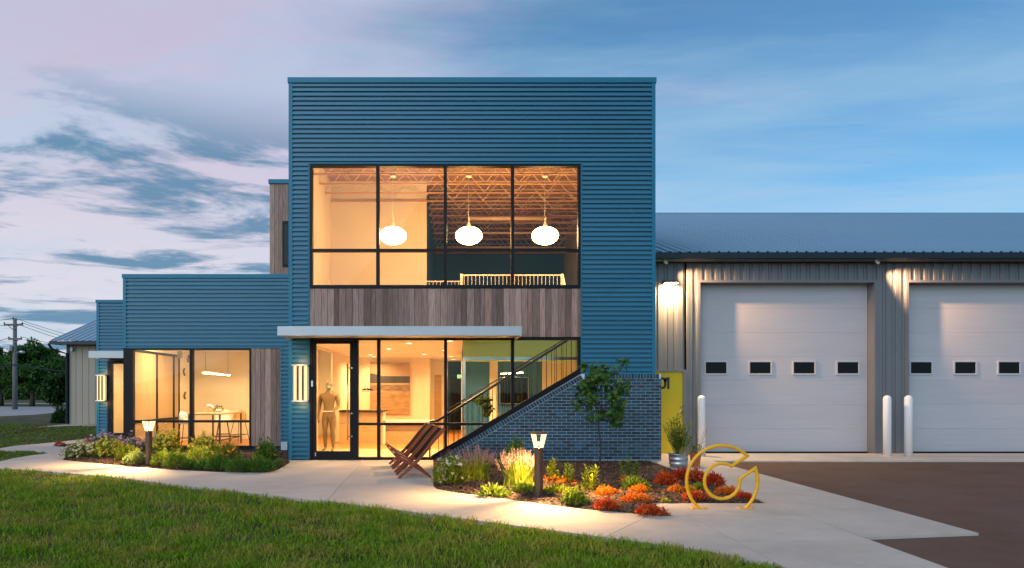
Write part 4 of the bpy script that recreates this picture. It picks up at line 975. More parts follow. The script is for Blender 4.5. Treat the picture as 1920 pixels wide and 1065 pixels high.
# bar table, stools and what stands on the table
tb = thing('bar_table', 'brown high table on thin dark legs in the corner meeting room', 'table', (-6.72, 3.9, .012))
build(MB().box(-7.16,-6.27,3.0,4.85,.885,.925), 'top', M['oak'], tb)
for x in (-7.12,-6.31):
    for y in (3.05, 4.80): build(MB().box(x-.02,x+.02,y-.02,y+.02,.012,.885), 'leg', M['bronze'], tb)
    build(MB().box(x-.014,x+.014,3.07,4.78,.19,.225), 'rail', M['bronze'], tb)
build(MB().box(-7.10,-6.33,3.036,3.064,.19,.225), 'rail', M['bronze'], tb); build(MB().box(-7.10,-6.33,4.786,4.814,.19,.225), 'rail', M['bronze'], tb)
def stool(loc, rz, label, shell):
    t = thing('bar_stool', label, 'stool', loc, rz, 'shell bar stools around the high table')
    mb = MB(); n = 14; rows = [(.20,.63),(.22,.66),(.225,.74),(.215,.86),(.19,.95)]
    vs = []
    for rr_, z in rows:
        for k in range(n):
            a = math.pi*(.02 + .96*k/(n-1)); vs.append((math.cos(a)*rr_, math.sin(a)*rr_*.95 - .03, z - (.10*(1-math.sin(a)) if z > .8 else 0)))
    fs = [(i*n+k, i*n+k+1, (i+1)*n+k+1, (i+1)*n+k) for i in range(len(rows)-1) for k in range(n-1)]
    sh = build(mb.add(vs, fs), 'shell', M[shell], t, local=True, smooth=True); md = sh.modifiers.new('thick', 'SOLIDIFY'); md.thickness = .012
    build(MB().lathe([(.0,.60),(.17,.61),(.205,.64),(.20,.66),(.0,.655)], 20, sy=1.0), 'seat', M[shell], t, local=True, smooth=True)
    for x in (-1,1):
        for y in (-1,1): build(MB().tube([(x*.11,y*.11,.62),(x*.21,y*.21,.0)], .009, 6), 'leg', M['black'], t, local=True)
    build(MB().tube([(-.175,-.175,.22),(.175,-.175,.22),(.175,.175,.22),(-.175,.175,.22),(-.175,-.175,.22)], .007, 6), 'foot_ring', M['black'], t, local=True)
stool((-7.48,3.75,.012), R(90), 'white shell bar stool at the left side of the high table', 'white')
stool((-6.50,5.25,.012), R(-20), 'tan shell bar stool at the far right end of the high table', 'oak')
stool((-7.05,5.45,.012), R(15), 'white shell bar stool behind the high table', 'white')
hb = thing('house_box', 'tan house-shaped box with a white bird on its roof on the table', 'ornament', (PX(394.5,3.9), 3.9, .925))
build(MB().prism_xz([(-.085,0),(.085,0),(.085,.13),(0,.185),(-.085,.13)], -.07, .07), 'body', M['oak'], hb, local=True)
build(MB().prism_xz([(-.10,.125),(0,.19),(.10,.125),(.10,.14),(0,.207),(-.10,.14)], -.078, .078), 'roof', M['white'], hb, local=True)
bm_ = MB().lathe([(.0,-.03),(.022,-.02),(.03,0),(.022,.02),(.0,.03)], 10, (-.05,0,.20), 1.5, .8); build(bm_.add([(-.085,0,.21),(-.115,-.012,.235),(-.115,.012,.235),(-.09,0,.20)],[(0,1,2),(0,2,3),(0,3,1),(1,3,2)]), 'bird', M['white'], hb, local=True)
vp = thing('table_plant', 'small leafy plant in a round white bowl on the table', 'plant', (PX(409.5,4.0), 4.0, .925))
build(MB().lathe([(.05,0),(.09,.02),(.105,.06),(.095,.09),(.085,.088),(.09,.06),(.0,.05)], 20), 'bowl', M['white'], vp, local=True, smooth=True)
for i, (z, y) in enumerate(((PZ(695,4.4),4.35),(PZ(742,4.6),4.5),(PZ(671,5.6),5.6))):
    t = thing('wall_ornament', ['brown curled wall sculpture, middle one of the vertical row', 'brown curled wall sculpture, lowest of the vertical row', 'brown curled wall sculpture near the ceiling by the window bar'][i], 'ornament', (LX0+.135, [5.72,5.78,6.05][i], z), group='brown wall sculptures in the meeting room')
    mb = MB()
    for k in range(5):
        a = k*1.3+i; mb.lathe([(.0,-.03),(.028,-.018),(.036,0),(.026,.02),(.0,.03)], 8, (.02, math.cos(a)*.035, -.09+k*.045), .8, 1.1)
    build(mb, 'body', M['plaster_art'], t, local=True, smooth=True)

# mannequin
def mannequin(loc, rz):
    t = thing('mannequin', 'bare tan mannequin in a green mask holding a small tray behind the entrance door', 'mannequin', loc, rz)
    V = []; Rr = []; E_ = []
    def v(p, r, frm=None):
        V.append(p); Rr.append(r if isinstance(r, tuple) else (r, r))
        if frm is not None: E_.append((frm, len(V)-1))
        return len(V)-1
    pel = v((0,0,.93), (.155,.105)); wa = v((0,-.005,1.08), (.128,.092), pel); ch = v((0,.0,1.27), (.185,.122), wa); up = v((0,.012,1.40), (.15,.095), ch); nk = v((0,.012,1.49), (.070,.070), up); v((0,-.002,1.60), (.064,.066), nk)
    for s in (-1, 1):
        h = v((s*.092,0,.86), (.110,.112), pel); k1 = v((s*.100,-.012,.68), (.095,.098), h); k = v((s*.102,-.02 if s<0 else -.04,.48), (.058,.060), k1); cf = v((s*.104,.012 if s<0 else -.02,.34), (.066,.072), k); an = v((s*.104,.03 if s<0 else .0,.085), (.036,.040), cf)
        hl = v((s*.106,.035 if s<0 else .0,.045), (.036,.034), an); ft_ = v((s*.118,-.085 if s<0 else -.125,.03), (.040,.024), hl); v((s*.125,-.145 if s<0 else -.185,.022), (.034,.018), ft_)
    # arms: the figure's right hangs, its left is bent forward to carry the tray
    sh = v((-.185,.015,1.385), .078, up); a1 = v((-.232,.02,1.30), .064, sh); el = v((-.262,.03,1.08), .043, a1); wr = v((-.272,-.03,.86), .029, el); pm = v((-.272,-.045,.79), (.018,.036), wr)
    for k in range(4): f1 = v((-.268+.004*k,-.078+.021*k,.735), .0095, pm); f2 = v((-.262,-.082+.020*k,.705-(.004 if k in (0,3) else -.004)), .0085, f1); v((-.250,-.080+.019*k,.690), .0075, f2)
    th = v((-.258,-.088,.78), .010, pm); v((-.248,-.105,.745), .009, th)
    sh = v((.185,.015,1.385), .078, up); a1 = v((.228,.01,1.30), .064, sh); el = v((.245,-.01,1.10), .043, a1); wr = v((.165,-.20,1.0), .029, el); pm = v((.125,-.265,.985), (.036,.018), wr)
    for k in range(4): f1 = v((.095-.012*k+.03,-.315-.003*k,.978), .0095, pm); f2 = v((.07-.012*k+.03,-.345,.970), .0085, f1)
    th = v((.150,-.30,1.0), .010, pm); v((.14,-.335,1.0), .009, th)
    me = bpy.data.meshes.new('body'); me.from_pydata(V, E_, []); o = bpy.data.objects.new('body', me); C.objects.link(o)
    md = o.modifiers.new('skin', 'SKIN'); md.use_smooth_shade = True; ss = o.modifiers.new('sub', 'SUBSURF'); ss.levels = 2; ss.render_levels = 2
    for i, r in enumerate(Rr): me.skin_vertices[0].data[i].radius = r
    me.skin_vertices[0].data[0].use_root = True
    bpy.context.view_layer.update(); dg = bpy.context.evaluated_depsgraph_get()
    m2 = bpy.data.meshes.new_from_object(o.evaluated_get(dg)); bpy.data.objects.remove(o)
    # head: an egg with jaw, brow, nose and ears, joined to the same surface
    bm = bmesh.new(); bm.from_mesh(m2); hd = bmesh.ops.create_uvsphere(bm, u_segments=28, v_segments=20, radius=1.0)['verts']
    for q in hd:
        x, y, z = q.co; w = 1 - .28*max(0, -z)**1.3
        X_, Y_, Z_ = x*.076*w, y*.098*(1 - .12*max(0, -z)), z*.122
        if y < -.55:
            Y_ += -.030*math.exp(-((x/.13)**2)) * math.exp(-(((z+.15)/.22)**2))      # nose
            Y_ += .010*math.exp(-(((abs(x)-.36)/.16)**2)) * math.exp(-(((z-.08)/.12)**2))   # eye sockets
            Y_ += -.006*math.exp(-((x/.28)**2)) * math.exp(-(((z+.52)/.10)**2))      # lips
        if abs(x) > .88 and abs(z) < .3 and abs(y-.1) < .3: X_ *= 1.12
        q.co = (X_*1.06, Y_ - .012, Z_ + 1.645)
    bm.to_mesh(m2); bm.free(); m2.materials.clear(); m2.materials.append(M['mannequin']); m2.name = 'body'
    m2.polygons.foreach_set('use_smooth', [True]*len(m2.polygons))
    b = bpy.data.objects.new('body', m2); C.objects.link(b); b.parent = t
    bm = bmesh.new(); hd = bmesh.ops.create_uvsphere(bm, u_segments=20, v_segments=14, radius=1.0)['verts']
    for q in hd:
        x, y, z = q.co; q.co = (x*.070, y*.060 - .070 - .010*math.exp(-(x/.3)**2), z*.052 + 1.598)
    me3 = bpy.data.meshes.new('mask'); bm.to_mesh(me3); bm.free(); link('mask', me3, M['mask'], t, True, True)
    build(MB().lathe([(.0,.985),(.15,.985),(.165,1.0),(.158,1.003),(.148,.993),(.0,.993)], 28, (.06,-.36,.0), 1.0, .72), 'tray', M['white'], t, local=True, smooth=True)
    return t
mannequin((PX(617,2.35), 2.35, .012), R(-6))

# ================================================================== STREET FURNITURE
# three folding chairs in a row, facing left
def chair(loc, rz, label):
    t = thing('folding_chair', label, 'chair', loc, rz, 'mahogany folding chairs in a row on the walk')
    W_ = .60
    back = [(0,0),(.16,.155),(.30,.285),(.44,.44),(.60,.645),(.79,.855)]
    seat = [(-.08,.435),(.05,.335),(.29,.205),(.56,0)]
    for y in (.02, W_-.02):
        for nm, pl, yy in (('back_rail', back, y), ('seat_rail', seat, y + (.034 if y < .3 else -.034))):
            mb = MB(); vs = []
            for i, (x, z) in enumerate(pl):
                a = Vector(pl[max(i-1,0)]); b = Vector(pl[min(i+1,len(pl)-1)]); d = (b-a).normalized(); n = Vector((-d.y, d.x))*.028
                for q in (-1, 1):
                    for yo in (-.015, .015): vs.append((x+n.x*q, yy+yo, max(0, z+n.y*q)))
            fs = [(0,1,3,2), (len(vs)-4, len(vs)-2, len(vs)-1, len(vs)-3)]
            for i in range(len(pl)-1):
                k = i*4; fs += [(k,k+4,k+5,k+1),(k+2,k+3,k+7,k+6),(k,k+2,k+6,k+4),(k+1,k+5,k+7,k+3)]
            build(mb.add(vs, fs), nm, M['mahogany'], t, local=True)
    def board(pl, y0, y1, off, th, name, m):
        mb = MB(); vs = []
        for i, (x, z) in enumerate(pl):
            a = Vector(pl[max(i-1,0)]); b = Vector(pl[min(i+1,len(pl)-1)]); d = (b-a).normalized(); n = Vector((-d.y, d.x))
            for q in (off, off+th):
                for y in (y0, y1): vs.append((x+n.x*q, y, z+n.y*q))
        fs = [(0,1,3,2), (len(vs)-4, len(vs)-2, len(vs)-1, len(vs)-3)]
        for i in range(len(pl)-1):
            k = i*4; fs += [(k,k+4,k+5,k+1),(k+2,k+3,k+7,k+6),(k,k+2,k+6,k+4),(k+1,k+5,k+7,k+3)]
        return build(mb.add(vs, fs), name, M[m], t, local=True)
    for k in range(4): board([(.335,.325),(.44,.44),(.60,.645),(.775,.84)], .038+k*.132, .038+k*.132+.126, .004, .014, 'back_slat', 'sling')
    for k in range(4): board([(-.06,.42),(.05,.335),(.27,.218)], .072+k*.115, .072+k*.115+.106, .004, .014, 'seat_slat', 'mahogany')
    for (x, z), nm in (((.775,.85),'top_rail'), ((-.07,.43),'front_rail'), ((.29,.232),'cross_bar'), ((.10,.085),'stretcher')):
        build(MB().tube([(x,.0,z),(x,W_,z)], .016, 8), nm, M['mahogany'], t, local=True)
    return t
cg = G(748,898); u_ = Vector((-.171, 1.0)).normalized(); rzc = math.atan2(-(-.171), 1.0)
ch0 = chair((cg[0], cg[1], 0), rzc, 'mahogany folding chair nearest the garden bed, first of the row')
for i, lb in ((1,'mahogany folding chair in the middle of the row'), (2,'mahogany folding chair nearest the glass entrance')):
    dup(ch0, (cg[0]+u_.x*.9*i, cg[1]+u_.y*.9*i, 0), rzc, lb)
# yellow bike rack in the shape of an open ring
def ring_rack():
    cxp, s = G(1354,953)[0], 1/146.2; cy = G(1354,953)[1]; zc = .349
    t = thing('bike_rack', 'yellow tubular bike rack bent into an open letter C on the concrete pad', 'bike rack', (cxp, cy, 0))
    Ro, Ri = .455, .226; pts = []
    arc = lambda r, a0, a1, n: [(r*math.cos(R(a0+(a1-a0)*i/n)), zc + r*math.sin(R(a0+(a1-a0)*i/n))) for i in range(n+1)]
    left = arc(Ro, 228, 45, 40); inner = arc(Ri, 58, 367, 44); right = arc(Ro, 21, -49, 16)
    left = [(left[0][0], .0)] + left[1:]
    pts = left + inner + right; pts[-1] = (pts[-1][0], 0.0)
    n = 12; vs = []; m = len(pts); rad = .0215
    for i, p in enumerate(pts):
        p = Vector(p); a = (p - Vector(pts[i-1])).normalized() if i else None; b = (Vector(pts[i+1]) - p).normalized() if i < m-1 else None
        if a is None: a = b
        if b is None: b = a
        tg = (a+b).normalized(); nm = Vector((-tg.y, tg.x)); k = min(1/max(.35, tg.dot(a)), 2.2)
        for j in range(n):
            g = 2*math.pi*j/n; q = p + nm*math.cos(g)*rad*k; vs.append((q.x, math.sin(g)*rad, q.y))
    fs = [(i*n+j, i*n+(j+1)%n, (i+1)*n+(j+1)%n, (i+1)*n+j) for i in range(m-1) for j in range(n)]
    smooth_by_angle(build(MB().add(vs, fs), 'tube', M['yellow'], t, local=True), 40)
    for x in (left[0][0], pts[-1][0]):
        fp = bevel(build(MB().box(x-.10, x+.10, -.06, .06, .0, .012), 'foot_plate', M['yellow'], t, local=True), .004)
        for bx_ in (-.075,.075):
            for by_ in (-.04,.04): build(MB().tube([(x+bx_,by_,.012),(x+bx_,by_,.024)], .009, 6), 'bolt', M['chrome'], fp, local=True)
ring_rack()
# white safety bollards
sb = None
for i, (px, lb) in enumerate(((1315.5,'white safety bollard left of the first garage door'), (1663.5,'white safety bollard, left one of the pair between the garage doors'), (1703.5,'white safety bollard, right one of the pair between the garage doors'))):
    loc = (PX(px,.9), .9, 0)
    if sb is None:
        sb = thing('safety_bollard', lb, 'bollard', loc, 0, 'white safety bollards at the garage doors')
        pr = [(.088,-.05),(.088,1.33)] + [(.088*math.cos(R(a)), 1.33+.085*math.sin(R(a))) for a in (15,30,45,60,75,88)]
        build(MB().lathe(pr, 28), 'sleeve', M['white'], sb, local=True, smooth=True); build(MB().lathe([(.10,0),(.10,.01),(.089,.014)], 28), 'base_ring', M['concrete'], sb, local=True)
    else: dup(sb, loc, 0, lb)

# ================================================================== PLANTS
LM = {
 'sage': leafmat('sage_leaf', (.09,.15,.045), (.20,.28,.10)),
 'fresh': leafmat('fresh_leaf', (.09,.17,.012), (.26,.36,.04)),
 'lime': leafmat('lime_leaf', (.18,.25,.012), (.40,.44,.04)),
 'deep': leafmat('deep_leaf', (.045,.12,.012), (.13,.28,.035)),
 'orange': leafmat('orange_leaf', (.55,.13,.010), (.75,.30,.02), .3),
 'red': leafmat('red_leaf', (.34,.02,.014), (.68,.11,.03), .3),
 'straw': leafmat('straw_plume', (.42,.26,.20), (.62,.42,.34), .35),
 'purple': leafmat('purple_spike', (.10,.055,.13), (.26,.16,.28), .25),
 'yellowf': leafmat('yellow_petal', (.62,.48,.03), (.80,.68,.10), .3),
 'creamf': leafmat('cream_petal', (.60,.52,.20), (.78,.72,.42), .3),
 'pinkf': leafmat('pink_petal', (.55,.27,.36), (.72,.50,.52), .3),
 'whitef': leafmat('white_petal', (.62,.58,.45), (.80,.78,.66), .3),
 'orangef': leafmat('orange_petal', (.60,.20,.02), (.75,.34,.05), .3),
 'tree': leafmat('street_tree_leaf', (.010,.042,.010), (.045,.11,.020), .25),
 'maple': leafmat('young_tree_leaf', (.025,.085,.012), (.10,.21,.028), .3),
 'indoor': leafmat('indoor_leaf', (.03,.07,.015), (.10,.15,.03), .25),
 'far': leafmat('far_tree_leaf', (.02,.08,.016), (.09,.20,.035), .35),
}
def rnd(n, a, b): return rng.uniform(a, b, n)
def dome(n, r, h, lo=0.0):
    """points and outward directions through an uneven mound"""
    a = rnd(n, 0, 2*np.pi); e = np.arcsin(rnd(n, lo, 1)); q = rnd(n, .35, 1)**.5
    lump = 1 + .22*np.sin(3*a + r*50) * np.cos(2*e) + .12*np.sin(7*a + h*31)
    D = np.stack([np.cos(a)*np.cos(e), np.sin(a)*np.cos(e), np.sin(e)], 1)
    return D*np.array([r, r, h])*(q*lump)[:, None], D
def jitter(D, s): D = D + rng.normal(0, s, D.shape); return D/np.linalg.norm(D, axis=1, keepdims=True)
def heads(name, P, size, m, parent, petals=6, up=.6):
    n = len(P); P = np.repeat(P, petals, 0); a = np.tile(np.arange(petals)*2*np.pi/petals, n) + np.repeat(rnd(n, 0, 1), petals)
    ax = np.repeat(jitter(np.tile(np.array([0, -.5, up]), (n, 1)), .35), petals, 0); t1 = np.cross(ax, np.array([1., .2, .1])); t1 /= np.linalg.norm(t1, axis=1, keepdims=True); t2 = np.cross(ax, t1)
    D = t1*np.cos(a)[:, None] + t2*np.sin(a)[:, None] + ax*.25
    return leafmesh(name, P, D, ax, size, size*.55, m, parent)
def stems(P, parent, base=.25, r=.003, m='stem'):
    mb = MB()
    for p in P: mb.tube([(p[0]*base, p[1]*base, 0), (p[0]*.75, p[1]*.75, p[2]*.6), tuple(p)], r, 4, caps=False)
    return build(mb, 'stems', M[m], parent, local=True)
def plant(px, py, name, label, cat='plant', z=None, group=None):
    x, y = G(px, py); zz = float(z if z is not None else (zR(x, y) if x > -2 else zL(x, y)))
    return thing(name, label, cat, (x, y, zz - .01), 0, group)
def mound(px, py, wpx, hpx, leaf, label, name='mound_shrub', n=1500, ll=.05, lw=.014, fine=False):
    t = plant(px, py, name, label); d = CAM_H*F/(py - VY); r = wpx*d/F/2*.97; h = hpx*d/F*.92
    P, D = dome(n, r, h); D = jitter(D + np.array([0, 0, .6]), .35)
    leafmesh('foliage', P + np.array([0,0,.015]), D, jitter(D, .8), rnd(n, ll*.6, ll*1.4), rnd(n, lw*.7, lw*1.3), LM[leaf], t)
    k = dome(60, r*.8, h*.85)[0]; stems(k, t, .1, .0025)
    return t, r, h
def flowering(px, py, wpx, hpx, leaf, flower, nf_, fs, label, name='flowering_plant', n=1100, lift=.10, ll=.06, lw=.012):
    t, r, h = mound(px, py, wpx, hpx*.8, leaf, label, name, n, ll, lw)
    nf = int(nf_*1.5); P, D = dome(nf, r*1.02, h*1.12, .1); P[:, 2] += rnd(nf, 0, lift); P = P*np.where(rnd(nf, 0, 1) < .2, .85, 1.05)[:, None]
    heads('flowers', P, fs*1.5, LM[flower], t); stems(P[:min(nf, 70)], t, .3, .002); return t
def spiky(px, py, wpx, hpx, leaf, plume, label, nb=520, ns=130, name='ornamental_grass', pl=.13):
    t = plant(px, py, name, label); d = CAM_H*F/(py - VY); r = wpx*d/F/2; h = hpx*d/F
    a = rnd(nb, 0, 2*np.pi); q = rnd(nb, 0, .22*r/.3); P = np.stack([np.cos(a)*q, np.sin(a)*q, np.zeros(nb)], 1)
    e = rnd(nb, .0, 1)**.7; tip = np.stack([np.cos(a)*e*r, np.sin(a)*e*r, h*.80*np.sqrt(1 - .55*e*e)*rnd(nb, .6, 1.05)], 1); mid = P*.4 + tip*np.array([.42,.42,.62])
    s_ = np.stack([-np.sin(a+rnd(nb,-1,1)), np.cos(a+rnd(nb,-1,1)), np.zeros(nb)], 1); w = rnd(nb, .003, .0065)[:, None]
    V = np.stack([P - s_*w, P + s_*w, mid - s_*w, mid + s_*w, tip], 1); Fc = (np.array([(0,1,3),(0,3,2),(2,3,4)])[None] + (np.arange(nb)*5)[:,None,None]).reshape(-1,3)
    rawmesh('foliage', V.reshape(-1,3), Fc, LM[leaf], t)
    a = rnd(ns, 0, 2*np.pi); e = rnd(ns, 0, 1)**.6; B = np.stack([np.cos(a)*e*r*.92, np.sin(a)*e*r*.92, h*.72*np.sqrt(1 - .5*e*e)*rnd(ns, .75, 1.12)], 1)
    D0 = np.stack([np.cos(a)*e*.55, np.sin(a)*e*.55, np.ones(ns)], 1); D0 /= np.linalg.norm(D0, axis=1, keepdims=True)
    k = 7; tt = np.tile(np.linspace(0, 1, k), ns)[:, None]; PP = np.repeat(B, k, 0) + np.repeat(D0, k, 0)*tt*pl
    DD = jitter(np.repeat(D0, k, 0), .28); leafmesh('plumes', PP, DD, jitter(DD, 1), pl*.32, .011, LM[plume], t)
    stems(B[:50], t, .15, .0016); return t
def upright(px, py, hpx, leaf, label, ns=6, lp=26, ll=.075, name='leafy_perennial', spread=.12, low=None):
    t = plant(px, py, name, label); d = CAM_H*F/(py - VY); h = hpx*d/F*1.12; P = []; D = []; S_ = []
    for s in range(ns):
        a = random.uniform(0, 6.28); o = random.uniform(0, spread); hh = h*random.uniform(.55, 1.0); top = Vector((math.cos(a)*o*1.5, math.sin(a)*o*1.5, hh)); S_.append(tuple(top))
        for k in range(lp):
            q = .12 + .88*k/lp; b = k*2.4 + s; P.append(tuple(Vector((top.x*(.5+.5*q), top.y*(.5+.5*q), top.z*q)))); D.append((math.cos(b), math.sin(b), .45 + .5*q))
    P = np.array(P); D = jitter(np.array(D), .18); n = len(P)
    leafmesh('foliage', P, D, np.tile(np.array([0,0,1.]), (n,1)), ll*1.25*rnd(n, .6, 1.15), ll*.5, LM[leaf], t, .08); stems(S_, t, .5, .004)
    if low: 
        Pq, Dq = dome(90, spread*1.3, h*.25); leafmesh('lower_leaves', Pq, jitter(Dq, .3), jitter(Dq, .9), .06, .03, LM[low], t)
    return t
def rosettes(px, py, wpx, hpx, leaf, label, n=520, name='ground_cover', ll=.042, lw=.018, leaf2=None):
    t = plant(px, py, name, label); d = CAM_H*F/(py - VY); r = wpx*d/F/2; h = hpx*d/F*.82
    if ll == .042: n, ll, lw, h, r = int(n*1.8), .033, .016, h*1.05, r*1.08     # mat-forming kinds have smaller leaves
    P, D = dome(n, r, h, .05); P[:, 1] *= .75; D = jitter(D + np.array([0,0,.5]), .4); k = int(n*.78) if leaf2 else n
    leafmesh('foliage', P[:k], D[:k], jitter(D[:k], .7), rnd(k, ll*.7, ll*1.3), lw, LM[leaf], t, .1)
    if leaf2: leafmesh('young_leaves', P[k:]*1.04, D[k:], jitter(D[k:], .7), rnd(n-k, ll*.7, ll*1.3), lw, LM[leaf2], t, .1)
    return t
# --- window bed, left to right
flowering(150,858,56,34,'sage','creamf',120,.028,'bushy plant with cream flowers at the left tip of the window bed', lift=.05)
flowering(207,857,64,38,'fresh','yellowf',150,.028,'plant thick with yellow flowers next to the cream-flowered one', lift=.06)
mound(238,863,46,26,'lime','rounded lime green cushion plant left of the bollard light','cushion_plant')
flowering(196,838,60,30,'sage','pinkf',70,.03,'pink flowers in front of the far left side door','flowering_plant',700,.12)
flowering(245,846,56,34,'sage','pinkf',80,.03,'tall pink flowers before the dark corner panel','flowering_plant',700,.16)
flowering(283,846,50,32,'sage','pinkf',60,.03,'pink flowers right behind the left bollard light','flowering_plant',700,.14)
mound(254,871,44,22,'sage','grey-green mound at the foot of the left bollard light')
mound(306,874,50,26,'fresh','soft green mound just right of the left bollard light')
mound(331,878,46,30,'fresh','tall rounded green mound at the path edge, third from the bollard light')
flowering(314,850,54,50,'fresh','yellowf',110,.03,'tall yellow daisies under the middle of the meeting room window', lift=.16)
spiky(299,846,44,48,'fresh','fresh','green grass clump behind the yellow daisies',420,10)
flowering(380,851,58,38,'fresh','yellowf',100,.028,'yellow daisies under the window bar', lift=.12)
spiky(391,848,30,40,'deep','deep','dark narrow grass clump in front of the table legs',240,6)
mound(375,868,56,28,'fresh','broad soft green mound below the window bar')
mound(356,880,28,16,'deep','small dark cushion at the path edge below the window bar','cushion_plant',700)
mound(381,881,30,16,'deep','small dark cushion next to the smallest one at the path edge','cushion_plant',700)
flowering(425,862,50,36,'fresh','orangef',36,.024,'leafy plant with a few orange blooms under the right window pane', lift=.08)
mound(411,882,42,26,'deep','dark green mound right of the two small cushions')
mound(448,885,54,24,'deep','wide dark green mound at the path edge near the bend')
mound(487,885,52,24,'deep','last wide dark green mound before the entrance walk')
mound(524,876,22,12,'sage','tiny silver-green tuft at the corner of the window bed','cushion_plant',400)
flowering(498,872,46,56,'deep','orangef',26,.022,'dark rose bush in front of the short cedar panel','rose_bush',1500, .04, .05, .028)
rosettes(112,835,18,8,'red','low dark red plant on the corner bed left of the flowers',200); rosettes(168,829,20,10,'red','low dark red plant against the far left wall',200)
# --- garden bed
flowering(845,908,62,56,'lime','whitef',70,.022,'airy yellow-green plant dotted with small white flowers by the chairs','flowering_plant',1500,.06,.09,.008)
spiky(893,901,74,62,'lime','straw','fountain grass with faded pink plumes next to the white flowers',700,120)
spiky(972,914,78,72,'lime','straw','large fountain grass with pale pink plumes beside the right bollard light',800,170)
spiky(850,878,50,36,'deep','purple','purple salvia against the sloping sill',300,60,'salvia',.09); spiky(905,876,56,34,'deep','purple','purple salvia behind the smaller fountain grass',300,70,'salvia',.09); spiky(948,878,50,38,'deep','purple','purple salvia behind the large fountain grass',300,60,'salvia',.09)
flowering(967,880,44,66,'deep','orangef',20,.026,'dark leafy shrub with orange blooms against the brick wall','shrub',1100,.03,.06,.03)
rosettes(924,932,46,18,'fresh','low spreading green plant at the path edge below the grasses',300,'leafy_perennial',.08,.03,'lime')
rosettes(985,926,50,18,'fresh','low spreading green plant at the foot of the large fountain grass',300,'leafy_perennial',.08,.03,'lime')
upright(1036,905,38,'lime','upright leafy plant just right of the bollard light',7,24,.075,low='orange'); upright(1063,908,34,'fresh','upright leafy plant, second right of the bollard light',7,24,.07,low='orange')
rosettes(1046,928,52,14,'lime','flat yellow-green plant right of the bollard post',260,'leafy_perennial',.075,.028)
rosettes(1079,946,38,24,'fresh','bright green rounded plant at the path edge',320,'leafy_perennial',.07,.036,'lime')
upright(1110,921,40,'lime','yellow-green leafy plant at the foot of the young tree',10,24,.08,spread=.2,low='lime')
upright(1178,906,40,'fresh','tall single leafy plant right of the young tree',6,28,.07,low='orange')
rosettes(1190,918,46,22,'fresh','green rounded plant above the orange mats',320,'leafy_perennial',.075,.036,'lime')
rosettes(1137,930,42,16,'orange','orange mat plant, back one below the young tree',600); rosettes(1136,956,42,20,'red','red-orange mat plant at the path edge',600,leaf2='orange')
rosettes(1200,925,36,14,'orange','small orange mat plant behind the long one',480); rosettes(1192,942,50,16,'orange','long orange mat plant in the middle of the bed',600,leaf2='red'); rosettes(1218,966,50,18,'red','red-orange mat plant at the tip of the bed',640,leaf2='orange')
rosettes(1247,910,40,26,'red','bright red leafy plant left of the planter tub',560,ll=.06,lw=.024,leaf2='orange'); rosettes(1278,901,42,22,'red','dark red leafy plant in front of the planter tub',520,ll=.06,lw=.024)
rosettes(1305,905,34,26,'red','red leafy plant seen through the left of the bike rack',520,ll=.06,lw=.024,leaf2='orange'); rosettes(1338,913,36,26,'red','red leafy plant inside the ring of the bike rack',520,ll=.06,lw=.024)
rosettes(1268,926,30,14,'orange','orange mat plant left of the bike rack',420); rosettes(1293,925,26,12,'orange','small golden mat plant beside the bike rack tube',360,leaf2='lime')
rosettes(1302,938,44,16,'red','red mat plant at the left foot of the bike rack',520,leaf2='orange'); rosettes(1312,920,22,14,'fresh','green tuft behind the bike rack tube',220); rosettes(1365,928,48,14,'orange','rusty mat plant behind the right of the bike rack ring',420,leaf2='red'); rosettes(1396,936,26,10,'red','small rusty plant at the right corner of the bed',240)
rosettes(1247,943,14,6,'lime','tiny yellow-green seedling on the mulch',60)

# --- planter tub and terracotta pot
gx, gy = G(1272,876); tub = thing('planter_tub', 'galvanised steel tub planted with a tall leafy shrub by the yellow door', 'planter', (gx, gy, 0))
build(MB().lathe([(.165,0),(.17,.06),(.178,.065),(.178,.085),(.173,.09),(.178,.15),(.186,.155),(.186,.175),(.181,.18),(.186,.25),(.195,.255),(.195,.27),(.185,.27),(.18,.24),(.0,.24)], 32), 'tub', M['galv'], tub, local=True, smooth=True)
P=[];D=[];S_=[]
for s in range(34):
    a = random.uniform(0,6.28); o = random.uniform(.03,.34); hh = random.uniform(.45,.82)*(1.05-o*.9); tp = Vector((math.cos(a)*o, math.sin(a)*o, .24+hh)); S_.append(tp)
    for k in range(22):
        q=.25+.75*k/22; b=k*2.4+s; P.append((tp.x*q, tp.y*q, .24+hh*q)); D.append((math.cos(b), math.sin(b), .55))
P=np.array(P); D=jitter(np.array(D),.25); n=len(P)
leafmesh('foliage', P, D, np.tile(np.array([0,0,1.]),(n,1)), .10*rnd(n,.6,1.2), .028, LM['fresh'], tub, .08)
mb = MB()
for tp in S_: mb.tube([(tp.x*.2,tp.y*.2,.22),(tp.x*.7,tp.y*.7,.24+(tp.z-.24)*.6),tuple(tp)], .004, 4, caps=False)
build(mb, 'stems', M['stem'], tub, local=True)
gx, gy = G(1304,874.5); pot = thing('terracotta_pot', 'square orange terracotta pot with a sparse plant beside the steel tub', 'planter', (gx, gy, 0), R(20))
build(MB().lathe([(.10,0),(.15,.25),(.165,.25),(.165,.28),(.14,.28),(.13,.24),(.0,.24)], 4), 'pot', M['terracotta'], pot, local=True)
P, D = dome(140, .16, .2); leafmesh('foliage', P+np.array([0,0,.24]), jitter(D,.4), jitter(D,.9), .06, .018, LM['sage'], pot)
mb = MB()
for k in range(9):
    a = k*.7; mb.tube([(0,0,.24),(math.cos(a)*.1,math.sin(a)*.1,.42),(math.cos(a)*.22,math.sin(a)*.2,.5+.03*k)], .003, 4, caps=False)
build(mb, 'stems', M['bark'], pot, local=True)
